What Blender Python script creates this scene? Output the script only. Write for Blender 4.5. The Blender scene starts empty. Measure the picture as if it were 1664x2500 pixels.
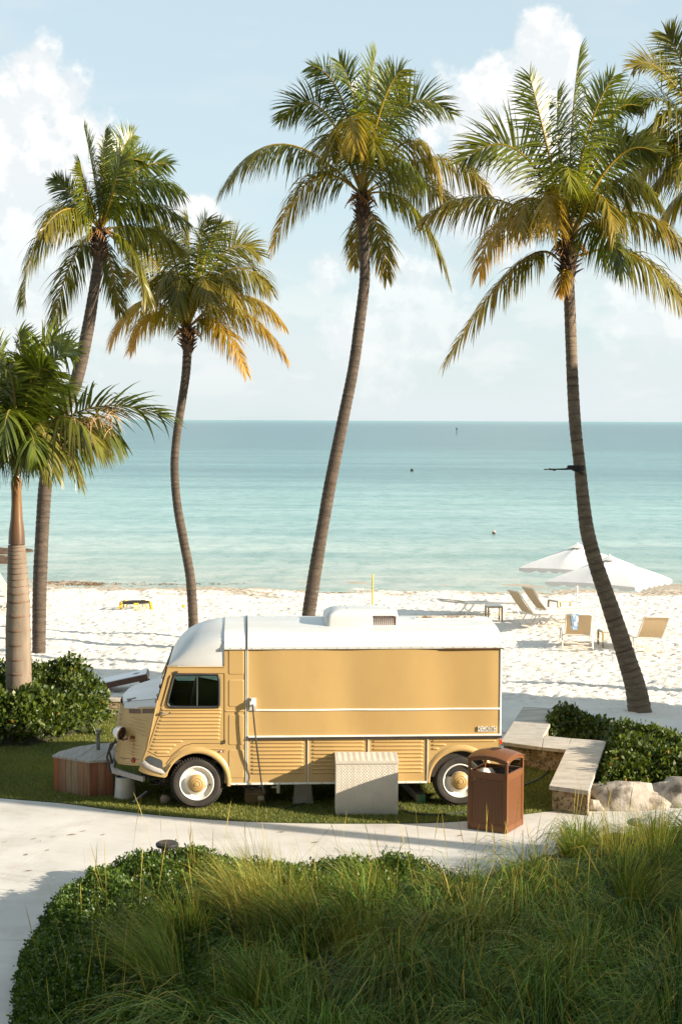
import bpy, bmesh, math, random
import numpy as np
from mathutils import Vector, Matrix, noise as mnoise
from mathutils.geometry import tessellate_polygon

R = math.radians
random.seed(7); rng = np.random.default_rng(11)
scene = bpy.context.scene
COL = scene.collection

# ------------------------------------------------------------------ camera
F = 3850.0; CX, CY, HOR = 832.0, 1250.0, 1026.0; CAMZ = 5.1
PITCH = math.atan((CY - HOR) / F); ROLL = R(0.255)
cam_d = bpy.data.cameras.new('camera'); cam = bpy.data.objects.new('camera', cam_d); COL.objects.link(cam)
cam_d.sensor_fit = 'VERTICAL'; cam_d.sensor_height = 36.0; cam_d.lens = F / 2500 * 36.0
cam_d.clip_start = 0.1; cam_d.clip_end = 40000
CAMR = (Matrix.Rotation(math.pi / 2 - PITCH, 3, 'X') @ Matrix.Rotation(ROLL, 3, 'Z'))
cam.matrix_world = Matrix.Translation((0, 0, CAMZ)) @ CAMR.to_4x4()
scene.camera = cam
scene.render.resolution_x = 681; scene.render.resolution_y = 1024

# ------------------------------------------------------------------ light
SUN_EL = R(19.5); SUN_H = Vector((0.94, -0.34)).normalized()
sun_to = Vector((SUN_H.x * math.cos(SUN_EL), SUN_H.y * math.cos(SUN_EL), math.sin(SUN_EL)))
sd = bpy.data.lights.new('sun', 'SUN'); sd.energy = 5.0; sd.angle = R(0.6); sd.color = (1.0, 0.87, 0.70)
so = bpy.data.objects.new('sun', sd); COL.objects.link(so)
so.rotation_euler = sun_to.to_track_quat('Z', 'Y').to_euler(); so.location = sun_to * 60

scene.view_settings.view_transform = 'Standard'; scene.view_settings.look = 'None'
scene.view_settings.exposure = 1.20; scene.view_settings.gamma = 1.0
scene.view_settings.use_curve_mapping = False
scene.render.engine = 'CYCLES'
scene.cycles.use_denoising = True
scene.cycles.max_bounces = 8; scene.cycles.transparent_max_bounces = 12
scene.cycles.sample_clamp_indirect = 6.0

def px_dir(u, v):
    return CAMR @ Vector(((u - CX) / F, -(v - CY) / F, -1.0))
def at(u, v, Y):
    d = px_dir(u, v); t = Y / d.y
    return Vector((d.x * t, Y, CAMZ + d.z * t))
def G(u, v, z=0.0):
    d = px_dir(u, v); t = (z - CAMZ) / d.z
    return Vector((d.x * t, d.y * t, z))

# ------------------------------------------------------------------ world: sky with cumulus
def build_world():
    w = bpy.data.worlds.new('World'); scene.world = w; w.use_nodes = True
    nt = w.node_tree; N = nt.nodes; Lk = nt.links; N.clear()
    def nd(t, **k):
        n = N.new(t)
        for a, b in k.items(): setattr(n, a, b)
        return n
    def math_(op, a, b=None, c=None):
        n = nd('ShaderNodeMath', operation=op)
        for i, x in enumerate((a, b, c)):
            if x is None: continue
            if isinstance(x, (int, float)): n.inputs[i].default_value = x
            else: Lk.new(x, n.inputs[i])
        return n.outputs[0]
    def smooth(x, a, b, lo=0.0, hi=1.0):
        n = nd('ShaderNodeMapRange', interpolation_type='SMOOTHSTEP')
        Lk.new(x, n.inputs[0]); n.inputs[1].default_value = a; n.inputs[2].default_value = b
        n.inputs[3].default_value = lo; n.inputs[4].default_value = hi
        return n.outputs[0]
    tc = nd('ShaderNodeTexCoord'); D = tc.outputs['Generated']
    sky = nd('ShaderNodeTexSky', sky_type='NISHITA'); sky.sun_disc = False
    sky.sun_elevation = SUN_EL; sky.sun_rotation = math.atan2(SUN_H.x, SUN_H.y)
    sky.altitude = 0; sky.air_density = 1.0; sky.dust_density = 0.6; sky.ozone_density = 2.2
    sep = nd('ShaderNodeSeparateXYZ'); Lk.new(D, sep.inputs[0])
    el = sep.outputs[2]
    def fbm(scale, detail, rough, off=(0, 0, 0), zs=1.0, dist=0.0):
        mp = nd('ShaderNodeMapping'); Lk.new(D, mp.inputs[0])
        mp.inputs['Location'].default_value = off; mp.inputs['Scale'].default_value = (1, 1, zs)
        n = nd('ShaderNodeTexNoise'); Lk.new(mp.outputs[0], n.inputs['Vector'])
        n.inputs['Scale'].default_value = scale; n.inputs['Detail'].default_value = detail
        n.inputs['Roughness'].default_value = rough; n.inputs['Distortion'].default_value = dist
        return n.outputs[0]
    n1 = fbm(26, 7, 0.56)
    n2 = fbm(26, 7, 0.56, off=(0.006, -0.002, 0.007))     # the same field a little nearer the sun: relief
    # cumulus heads: direction, angular radius
    heads = [((-0.197, .205), .024), ((-0.177, .196), .020), ((-0.163, .184), .014), ((-0.210, .188), .030), ((-0.192, .165), .036), ((-0.172, .160), .022), ((-0.212, .135), .044), ((-.195, .105), .040), ((-.215, .07), .05), ((-.24, .16), .05),
             ((.124, .236), .017), ((.120, .216), .024), ((.094, .212), .017), ((.106, .195), .030), ((.085, .180), .030), ((.112, .165), .036), ((.082, .145), .036), ((.135, .19), .020),
             ((-.010, .089), .011), ((-.093, .122), .016), ((-.074, .106), .018), ((-.10, .09), .02), ((.05, .07), .03), ((.20, .07), .03), ((.02, .05), .03),
             ((.45, .14), .05), ((.52, .2), .04), ((-.5, .16), .06), ((-.62, .2), .05), ((.8, .22), .08), ((-.95, .25), .08)]
    field = None
    for (tx, tz), r in heads:
        c = Vector((tx, 1.0, tz)).normalized()
        vm = nd('ShaderNodeVectorMath', operation='DISTANCE'); Lk.new(D, vm.inputs[0]); vm.inputs[1].default_value = c
        f = math_('SUBTRACT', 1.0, math_('DIVIDE', vm.outputs['Value'], r * 1.28))
        field = f if field is None else math_('MAXIMUM', field, f)
    field = math_('MAXIMUM', field, -1.0)
    nf = fbm(85, 6, 0.6, off=(1.3, 0.4, 2.2))
    cden = math_('ADD', math_('ADD', field, math_('MULTIPLY', math_('SUBTRACT', n1, 0.5), 2.3)), math_('MULTIPLY', math_('SUBTRACT', nf, 0.5), 0.9))
    mask = smooth(cden, -0.05, 0.45)
    relief = smooth(math_('SUBTRACT', n1, n2), -0.05, 0.06)
    # soft stratus veil, denser towards the horizon
    n3 = fbm(9, 5, 0.5, off=(3.1, 0, 1.7), zs=3.4)
    band = smooth(el, 0.13, 0.01)
    veil = math_('MULTIPLY', smooth(math_('ADD', n3, math_('MULTIPLY', band, 0.22)), 0.50, 0.80), 0.75)
    veil = math_('ADD', math_('MULTIPLY', veil, 0.8), math_('MULTIPLY', smooth(el, 0.17, 0.0), 0.35))
    n4 = fbm(13, 6, 0.55, off=(8.2, 2.0, 4.0), zs=2.6)
    bank = math_('MULTIPLY', smooth(n4, 0.5, 0.62), math_('MULTIPLY', smooth(el, 0.0, 0.03), smooth(el, 0.12, 0.06)))
    def rgb(c):
        n = nd('ShaderNodeRGB'); n.outputs[0].default_value = (*c, 1); return n.outputs[0]
    def mix(f, a, b):
        n = nd('ShaderNodeMix', data_type='RGBA'); Lk.new(f, n.inputs[0]); Lk.new(a, n.inputs[6]); Lk.new(b, n.inputs[7]); return n.outputs[2]
    k = SKYK
    skyc = nd('ShaderNodeMix', data_type='RGBA', blend_type='MULTIPLY'); skyc.inputs[0].default_value = 1.0
    Lk.new(sky.outputs[0], skyc.inputs[6]); skyc.inputs[7].default_value = (*SKYTINT, 1)
    base = mix(math_('ADD', math_('MULTIPLY', smooth(el, 0.5, 0.0), 0.10), 0.66), skyc.outputs[2], rgb((4.0 * k, 4.75 * k, 4.95 * k)))   # thin high haze
    base = mix(veil, base, rgb((4.35 * k, 4.75 * k, 4.85 * k)))
    base = mix(math_('MULTIPLY', bank, 0.45), base, rgb((5.3 * k, 5.4 * k, 5.3 * k)))
    lit = mix(relief, rgb((4.9 * k, 5.1 * k, 5.2 * k)), rgb((5.9 * k, 5.9 * k, 5.8 * k)))
    out = mix(math_('MULTIPLY', mask, smooth(el, 0.02, 0.17, 0.30, 0.95)), base, lit)
    bg = nd('ShaderNodeBackground'); bg.inputs[1].default_value = 0.08
    Lk.new(out, bg.inputs[0])
    o = nd('ShaderNodeOutputWorld'); Lk.new(bg.outputs[0], o.inputs[0])
SKYK = 1.0; SKYTINT = (0.95, 1.0, 1.0)
build_world()

# ------------------------------------------------------------------ materials
def mat(name, col, col2=None, rough=0.6, scale=4.0, detail=4.0, lo=0.35, hi=0.65, stretch=(1, 1, 1), bump=0.0, bscale=60.0,
        bstretch=(1, 1, 1), metal=0.0, spec=0.5, col3=None, scale3=20.0, amt3=0.3, lo3=0.55, hi3=0.7, coat=0.0, world=False, rrange=0.0, bdist=0.01):
    m = bpy.data.materials.new(name); m.use_nodes = True
    nt = m.node_tree; N = nt.nodes; Lk = nt.links
    b = N['Principled BSDF']; b.inputs['Roughness'].default_value = rough; b.inputs['Metallic'].default_value = metal
    b.inputs['Specular IOR Level'].default_value = spec
    if coat: b.inputs['Coat Weight'].default_value = coat; b.inputs['Coat Roughness'].default_value = 0.12
    tc = N.new('ShaderNodeTexCoord')
    if world:
        geo = N.new('ShaderNodeNewGeometry'); src = geo.outputs['Position']
    else: src = tc.outputs['Object']
    def noise(sc, st, det=detail, w=0):
        mp = N.new('ShaderNodeMapping'); mp.inputs['Scale'].default_value = st; mp.inputs['Location'].default_value = (w, w * .7, w * 1.3)
        Lk.new(src, mp.inputs[0])
        n = N.new('ShaderNodeTexNoise'); n.inputs['Scale'].default_value = sc; n.inputs['Detail'].default_value = det
        n.inputs['Roughness'].default_value = 0.6
        Lk.new(mp.outputs[0], n.inputs['Vector']); return n.outputs[0]
    def ramp(x, a, c):
        n = N.new('ShaderNodeMapRange'); Lk.new(x, n.inputs[0]); n.inputs[1].default_value = a; n.inputs[2].default_value = c; return n.outputs[0]
    cur = None
    if col2 is not None:
        f = ramp(noise(scale, stretch), lo, hi)
        mx = N.new('ShaderNodeMix'); mx.data_type = 'RGBA'; Lk.new(f, mx.inputs[0])
        mx.inputs[6].default_value = (*col, 1); mx.inputs[7].default_value = (*col2, 1); cur = mx.outputs[2]
        if rrange:
            rr = N.new('ShaderNodeMapRange'); Lk.new(f, rr.inputs[0]); rr.inputs[3].default_value = rough; rr.inputs[4].default_value = rough + rrange
            Lk.new(rr.outputs[0], b.inputs['Roughness'])
    else:
        b.inputs['Base Color'].default_value = (*col, 1)
    if col3 is not None:
        f = ramp(noise(scale3, stretch, 5, 3.3), lo3, hi3)
        mu = N.new('ShaderNodeMath'); mu.operation = 'MULTIPLY'; Lk.new(f, mu.inputs[0]); mu.inputs[1].default_value = amt3
        mx = N.new('ShaderNodeMix'); mx.data_type = 'RGBA'; Lk.new(mu.outputs[0], mx.inputs[0])
        if cur is not None: Lk.new(cur, mx.inputs[6])
        else: mx.inputs[6].default_value = (*col, 1)
        mx.inputs[7].default_value = (*col3, 1); cur = mx.outputs[2]
    if cur is not None: Lk.new(cur, b.inputs['Base Color'])
    if bump:
        bp = N.new('ShaderNodeBump'); bp.inputs['Strength'].default_value = bump; bp.inputs['Distance'].default_value = bdist
        Lk.new(noise(bscale, bstretch, 5, 9.1), bp.inputs['Height']); Lk.new(bp.outputs[0], b.inputs['Normal'])
    return m

def leaf_mat(name, c_dark, c_light, c_dry, rough=0.42, trans=0.35, spec=0.5):
    """leaf colour from the 'tint' attribute: r = dryness, g = individual variation"""
    m = bpy.data.materials.new(name); m.use_nodes = True
    nt = m.node_tree; N = nt.nodes; Lk = nt.links
    b = N['Principled BSDF']; b.inputs['Roughness'].default_value = rough; b.inputs['Specular IOR Level'].default_value = spec
    at_ = N.new('ShaderNodeAttribute'); at_.attribute_name = 'tint'
    sp = N.new('ShaderNodeSeparateColor'); Lk.new(at_.outputs['Color'], sp.inputs[0])
    m1 = N.new('ShaderNodeMix'); m1.data_type = 'RGBA'; Lk.new(sp.outputs[1], m1.inputs[0])
    m1.inputs[6].default_value = (*c_dark, 1); m1.inputs[7].default_value = (*c_light, 1)
    m2 = N.new('ShaderNodeMix'); m2.data_type = 'RGBA'; Lk.new(sp.outputs[0], m2.inputs[0])
    Lk.new(m1.outputs[2], m2.inputs[6]); m2.inputs[7].default_value = (*c_dry, 1)
    Lk.new(m2.outputs[2], b.inputs['Base Color'])
    tr = N.new('ShaderNodeBsdfTranslucent')
    mt = N.new('ShaderNodeMix'); mt.data_type = 'RGBA'; mt.blend_type = 'MULTIPLY'; mt.inputs[0].default_value = 1
    Lk.new(m2.outputs[2], mt.inputs[6]); mt.inputs[7].default_value = (1.5, 1.45, 0.7, 1); Lk.new(mt.outputs[2], tr.inputs[0])
    ms = N.new('ShaderNodeMixShader'); ms.inputs[0].default_value = trans
    Lk.new(b.outputs[0], ms.inputs[1]); Lk.new(tr.outputs[0], ms.inputs[2])
    Lk.new(ms.outputs[0], N['Material Output'].inputs[0])
    return m

# ------------------------------------------------------------------ mesh helpers
def tag(o, label=None, cat=None, group=None, kind=None):
    if label: o['label'] = label
    if cat: o['category'] = cat
    if group: o['group'] = group
    if kind: o['kind'] = kind
    return o
def empty(name, loc=(0, 0, 0), rz=0.0, label=None, cat=None, group=None):
    o = bpy.data.objects.new(name, None); COL.objects.link(o); o.location = loc; o.rotation_euler = (0, 0, rz)
    o.empty_display_size = 0.2
    return tag(o, label, cat, group)
def link(name, me, m, parent=None, loc=None):
    o = bpy.data.objects.new(name, me); COL.objects.link(o)
    if m is not None:
        for x in (m if isinstance(m, (list, tuple)) else [m]): me.materials.append(x)
    if parent is not None: o.parent = parent
    if loc is not None: o.location = loc
    return o
def copy_tree(o, parent=None):
    c = o.copy(); COL.objects.link(c); c.parent = parent
    for ch in [x for x in COL.objects if x.parent == o]: copy_tree(ch, c)
    return c
def shade(me, angle=None):
    me.polygons.foreach_set('use_smooth', np.ones(len(me.polygons), dtype=bool))
    if angle is not None: me.set_sharp_from_angle(angle=R(angle))

def nmesh(name, V, Fq, m, parent=None, tint=None, smooth=False, loc=None):
    """fast mesh from numpy arrays: V (n,3), Fq (m,3|4)"""
    V = np.asarray(V, dtype=np.float32); Fq = np.asarray(Fq, dtype=np.int32); k = Fq.shape[1]
    me = bpy.data.meshes.new(name)
    me.vertices.add(len(V)); me.vertices.foreach_set('co', V.ravel())
    me.loops.add(Fq.size); me.loops.foreach_set('vertex_index', Fq.ravel())
    me.polygons.add(len(Fq)); me.polygons.foreach_set('loop_start', np.arange(0, Fq.size, k, dtype=np.int32))
    me.update(calc_edges=True)
    if tint is not None:
        a = me.color_attributes.new('tint', 'FLOAT_COLOR', 'POINT')
        t = np.ones((len(V), 4), dtype=np.float32); t[:, :tint.shape[1]] = tint; a.data.foreach_set('color', t.ravel())
    if smooth: me.polygons.foreach_set('use_smooth', np.ones(len(Fq), dtype=bool))
    return link(name, me, m, parent, loc)

class MB:
    def __init__(s): s.v = []; s.f = []; s.mi = []; s.cur = 0
    def add(s, vs, fs):
        b = len(s.v); s.v += [tuple(x) for x in vs]
        for f in fs: s.f.append([b + i for i in f]); s.mi.append(s.cur)
        return s
    def box(s, a, b):
        x0, y0, z0 = a; x1, y1, z1 = b
        return s.add([(x0, y0, z0), (x1, y0, z0), (x1, y1, z0), (x0, y1, z0), (x0, y0, z1), (x1, y0, z1), (x1, y1, z1), (x0, y1, z1)],
                     [(0, 3, 2, 1), (4, 5, 6, 7), (0, 1, 5, 4), (1, 2, 6, 5), (2, 3, 7, 6), (3, 0, 4, 7)])
    def beam(s, p, q, w, h, up=(0, 0, 1)):
        p = Vector(p); q = Vector(q); d = (q - p).normalized(); u = Vector(up)
        if abs(d.dot(u)) > .98: u = Vector((0, 1, 0))
        r = d.cross(u).normalized() * w / 2; u = r.cross(d).normalized() * h / 2
        c = [p - r - u, p + r - u, p + r + u, p - r + u, q - r - u, q + r - u, q + r + u, q - r + u]
        return s.add(c, [(0, 1, 2, 3), (7, 6, 5, 4), (0, 4, 5, 1), (1, 5, 6, 2), (2, 6, 7, 3), (3, 7, 4, 0)])
    def tube(s, pts, r, n=8, cap=True, flat=1.0):
        pts = [Vector(p) for p in pts]; rs = r if isinstance(r, (list, tuple)) else [r] * len(pts)
        vs = []; fs = []; ref = None
        for i, p in enumerate(pts):
            d = (pts[min(i + 1, len(pts) - 1)] - pts[max(i - 1, 0)]).normalized()
            if ref is None: ref = Vector((0, 0, 1)) if abs(d.z) < .9 else Vector((1, 0, 0))
            a = d.cross(ref).normalized(); b = a.cross(d).normalized(); ref = b
            for k in range(n):
                t = 2 * math.pi * k / n; vs.append(p + (a * math.cos(t) + b * math.sin(t) * flat) * rs[i])
        for i in range(len(pts) - 1):
            for k in range(n):
                fs.append((i * n + k, i * n + (k + 1) % n, (i + 1) * n + (k + 1) % n, (i + 1) * n + k))
        if cap: fs.append(tuple(range(n - 1, -1, -1))); fs.append(tuple((len(pts) - 1) * n + k for k in range(n)))
        return s.add(vs, fs)
    def lathe(s, prof, n=24, axis='Z', c=(0, 0, 0)):
        vs = []; fs = []
        for (r, h) in prof:
            for k in range(n):
                t = 2 * math.pi * k / n; a, b = r * math.cos(t), r * math.sin(t)
                vs.append({'Z': (c[0] + a, c[1] + b, c[2] + h), 'Y': (c[0] + a, c[1] + h, c[2] + b), 'X': (c[0] + h, c[1] + a, c[2] + b)}[axis])
        for i in range(len(prof) - 1):
            for k in range(n): fs.append((i * n + k, i * n + (k + 1) % n, (i + 1) * n + (k + 1) % n, (i + 1) * n + k))
        return s.add(vs, fs)
    def disc(s, r, h, n=24, axis='Z', c=(0, 0, 0)):
        vs = []
        for k in range(n):
            t = 2 * math.pi * k / n; a, b = r * math.cos(t), r * math.sin(t)
            vs.append({'Z': (c[0] + a, c[1] + b, c[2] + h), 'Y': (c[0] + a, c[1] + h, c[2] + b), 'X': (c[0] + h, c[1] + a, c[2] + b)}[axis])
        return s.add(vs, [tuple(range(n))])
    def grid(s, rows, close=False):
        m = len(rows[0]); vs = [p for r in rows for p in r]; fs = []
        for i in range(len(rows) - 1):
            for k in range(m - (0 if close else 1)):
                fs.append((i * m + k, i * m + (k + 1) % m, (i + 1) * m + (k + 1) % m, (i + 1) * m + k))
        return s.add(vs, fs)
    def slab(s, outer, f, d, holes=()):
        """polygon (2D list) with holes, f maps 2D -> 3D, extruded by vector d"""
        loops = [list(outer)] + [list(h) for h in holes]
        tri = tessellate_polygon([[Vector((x, y, 0)) for x, y in l] for l in loops])
        flat = [p for l in loops for p in l]; d = Vector(d); n = len(flat)
        vs = [Vector(f(*p)) for p in flat]; vs += [v + d for v in vs]
        fs = [tuple(t) for t in tri] + [tuple(n + i for i in reversed(t)) for t in tri]
        o = 0
        for l in loops:
            m = len(l)
            for i in range(m): a, b = o + i, o + (i + 1) % m; fs.append((a, b, n + b, n + a))
            o += m
        return s.add(vs, fs)
    def build(s, name, m=None, parent=None, smooth=None, loc=None, fix=True, bevel=0.0):
        me = bpy.data.meshes.new(name); me.from_pydata([tuple(map(float, v)) for v in s.v], [], s.f); me.update()
        if any(s.mi): me.polygons.foreach_set('material_index', s.mi)
        if fix or bevel:
            bm = bmesh.new(); bm.from_mesh(me)
            if fix: bmesh.ops.remove_doubles(bm, verts=bm.verts, dist=1e-5); bmesh.ops.recalc_face_normals(bm, faces=bm.faces)
            if bevel:
                es = [e for e in bm.edges if len(e.link_faces) == 2 and e.calc_face_angle(0) > 0.6]
                bmesh.ops.bevel(bm, geom=es, offset=bevel, segments=2, affect='EDGES', profile=0.5)
            bm.to_mesh(me); bm.free()
        if smooth is not None: shade(me, smooth)
        return link(name, me, m, parent, loc)

def rrect(x0, y0, x1, y1, r, n=5):
    pts = []
    for cx, cy, a0 in ((x1 - r, y1 - r, 0), (x0 + r, y1 - r, 90), (x0 + r, y0 + r, 180), (x1 - r, y0 + r, 270)):
        for k in range(n + 1): t = R(a0 + 90 * k / n); pts.append((cx + r * math.cos(t), cy + r * math.sin(t)))
    return pts
def bez(p0, p1, p2, n):
    return [p0 * (1 - t) ** 2 + p1 * (2 * t * (1 - t)) + p2 * t * t for t in np.linspace(0, 1, n)]
def catmull(pts, n):
    P = [np.array(p, float) for p in pts]; P = [2 * P[0] - P[1]] + P + [2 * P[-1] - P[-2]]; out = []
    m = len(P) - 3
    for i in range(m):
        for t in np.linspace(0, 1, n, endpoint=(i == m - 1)):
            a, b, c, d = P[i:i + 4]
            out.append(0.5 * (2 * b + (c - a) * t + (2 * a - 5 * b + 4 * c - d) * t * t + (3 * b - a - 3 * c + d) * t ** 3))
    return out
def inpoly(x, y, poly):
    x = np.asarray(x); y = np.asarray(y); r = np.zeros(x.shape, bool); n = len(poly)
    for i in range(n):
        x0, y0 = poly[i][:2]; x1, y1 = poly[(i + 1) % n][:2]
        if y0 == y1: continue
        c = ((y0 > y) != (y1 > y)) & (x < (x1 - x0) * (y - y0) / (y1 - y0) + x0); r ^= c
    return r
def edge_dist(x, y, poly):
    d = np.full(x.shape, 1e9); n = len(poly)
    for i in range(n):
        a = np.array(poly[i][:2]); b = np.array(poly[(i + 1) % n][:2]); ab = b - a; L2 = (ab ** 2).sum() + 1e-12
        t = np.clip(((x - a[0]) * ab[0] + (y - a[1]) * ab[1]) / L2, 0, 1)
        d = np.minimum(d, np.hypot(x - a[0] - t * ab[0], y - a[1] - t * ab[1]))
    return d
def field_noise(nx, ny, dx, lmin, lmax, seed):
    r = np.random.default_rng(seed); f = np.fft.rfft2(r.standard_normal((ny, nx)))
    ky = np.fft.fftfreq(ny, dx)[:, None]; kx = np.fft.rfftfreq(nx, dx)[None, :]; k = np.hypot(kx, ky) + 1e-9
    f *= np.exp(-((np.log(k) - math.log(1 / math.sqrt(lmin * lmax))) / (0.5 * math.log(lmax / lmin) + .2)) ** 2)
    o = np.fft.irfft2(f, (ny, nx)); return o / o.std()

def ribbons(root, d0, length, width, bend, seg=4, wdir=None, power=1.6, wprof=None):
    """N bending blades. root (N,3), d0 (N,3) start direction, bend (N,) pull towards the ground -> verts, quads, along(0..1)"""
    N = len(root); K = seg + 1
    P = np.zeros((N, K, 3)); P[:, 0] = root; d = d0 / np.linalg.norm(d0, axis=1, keepdims=True)
    down = np.array([0, 0, -1.0])
    for k in range(1, K):
        t = k / seg
        dd = d + down * (bend * (t ** power))[:, None]; dd /= np.linalg.norm(dd, axis=1, keepdims=True)
        P[:, k] = P[:, k - 1] + dd * (length / seg)[:, None]
    T = np.gradient(P, axis=1); T /= np.linalg.norm(T, axis=2, keepdims=True) + 1e-9
    if wdir is None:
        a = rng.uniform(0, 2 * np.pi, N); wdir = np.stack([np.cos(a), np.sin(a), np.zeros(N)], 1)
    W = wdir[:, None, :] - (T * wdir[:, None, :]).sum(2, keepdims=True) * T
    W /= np.linalg.norm(W, axis=2, keepdims=True) + 1e-9
    s = np.linspace(0, 1, K); pr = (np.minimum(1, .5 + 2.2 * s) * (1 - s ** 2.2) + 0.04) if wprof is None else wprof(s)
    hw = width[:, None, None] * .5 * pr[None, :, None]
    V = np.stack([P - W * hw, P + W * hw], 2).reshape(N * K * 2, 3)
    i = (np.arange(N) * K * 2)[:, None] + (np.arange(seg) * 2)[None, :]; i = i.ravel()
    Q = np.stack([i, i + 1, i + 3, i + 2], 1)
    along = np.tile(np.repeat(s, 2), N)
    return V, Q, along
# ------------------------------------------------------------------ setting
PK = 2500 / 2356.0            # helper scale: survey coordinates -> full photo pixels
def Gp(x, y, z=0.0): return G(x * PK, y * PK, z)

def sand_z(X, Y):
    X = np.asarray(X, float); Y = np.asarray(Y, float)
    t = np.clip((Y - 29) / 23, 0, 1)
    z = 0.10 - 0.40 * t ** 1.15
    z = np.where(Y > 52, -0.30 - (Y - 52) * 0.035, z)
    return z
def sz(X, Y): return float(sand_z(X, Y))

M_sand = mat('sand', (0.77, 0.72, 0.65), (0.68, 0.63, 0.56), rough=0.9, scale=1.3, bump=0.8, bscale=13, bdist=0.03, spec=0.15, world=True,
             col3=(0.55, 0.47, 0.38), scale3=6.0, amt3=0.22, lo3=0.56, hi3=0.75)
def wet_sand(m):
    nt = m.node_tree; N = nt.nodes; Lk = nt.links; b = N['Principled BSDF']; src = b.inputs['Base Color'].links[0].from_socket
    g = N.new('ShaderNodeNewGeometry'); sp = N.new('ShaderNodeSeparateXYZ'); Lk.new(g.outputs['Position'], sp.inputs[0])
    mr = N.new('ShaderNodeMapRange'); mr.interpolation_type = 'SMOOTHSTEP'; Lk.new(sp.outputs[2], mr.inputs[0]); mr.inputs[1].default_value = -.225; mr.inputs[2].default_value = -.25
    mx = N.new('ShaderNodeMix'); mx.data_type = 'RGBA'; mx.blend_type = 'MULTIPLY'; Lk.new(mr.outputs[0], mx.inputs[0]); Lk.new(src, mx.inputs[6]); mx.inputs[7].default_value = (.60, .54, .46, 1); Lk.new(mx.outputs[2], b.inputs['Base Color'])
wet_sand(M_sand)
def build_sand():
    dx = 0.06
    xs = np.arange(-12.6, 12.61, dx); ys = np.arange(23.0, 54.5, dx)
    nx, ny = len(xs), len(ys)
    X, Y = np.meshgrid(xs, ys)
    Z = sand_z(X, Y)
    n1 = field_noise(nx, ny, dx, 0.17, 0.36, 1); n2 = field_noise(nx, ny, dx, 0.5, 1.5, 2); n3 = field_noise(nx, ny, dx, 2, 6, 3)
    amp = np.clip((51.0 - Y) / 2.0, 0.0, 1) * np.clip((Y - 26.0) / 3, .25, 1)
    pits = -np.maximum(0, n1 - 0.45) * 0.036 + np.maximum(0, -n1 - .7) * 0.012
    Z = Z + amp * (pits + n2 * 0.006) + n3 * 0.013 + .010 * np.sin(X * .5 + 1) * np.clip((Y - 46) / 4, 0, 1)
    turf = (X < 2.5) & (Y < 27.15)
    Z = np.where(turf, -0.12, Z)
    # widen to the sides and under the sea
    ex = np.array([-400, -150, -70, -40, -25, -18.]); XS = np.concatenate([ex, xs, -ex[::-1]])
    ey = np.array([58, 65, 80, 120.]); YS = np.concatenate([ys, ey])
    XX, YY = np.meshgrid(XS, YS); ZZ = sand_z(XX, YY); ZZ[:ny, 6:6 + nx] = Z
    V = np.stack([XX, YY, ZZ], 2).reshape(-1, 3); w = len(XS)
    i = (np.arange(len(YS) - 1)[:, None] * w + np.arange(w - 1)[None, :]).ravel()
    Q = np.stack([i, i + 1, i + w + 1, i + w], 1)
    o = nmesh('sand', V, Q, M_sand, smooth=True); tag(o, 'white trampled sand beach full of footprints', kind='structure')
build_sand()

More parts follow.
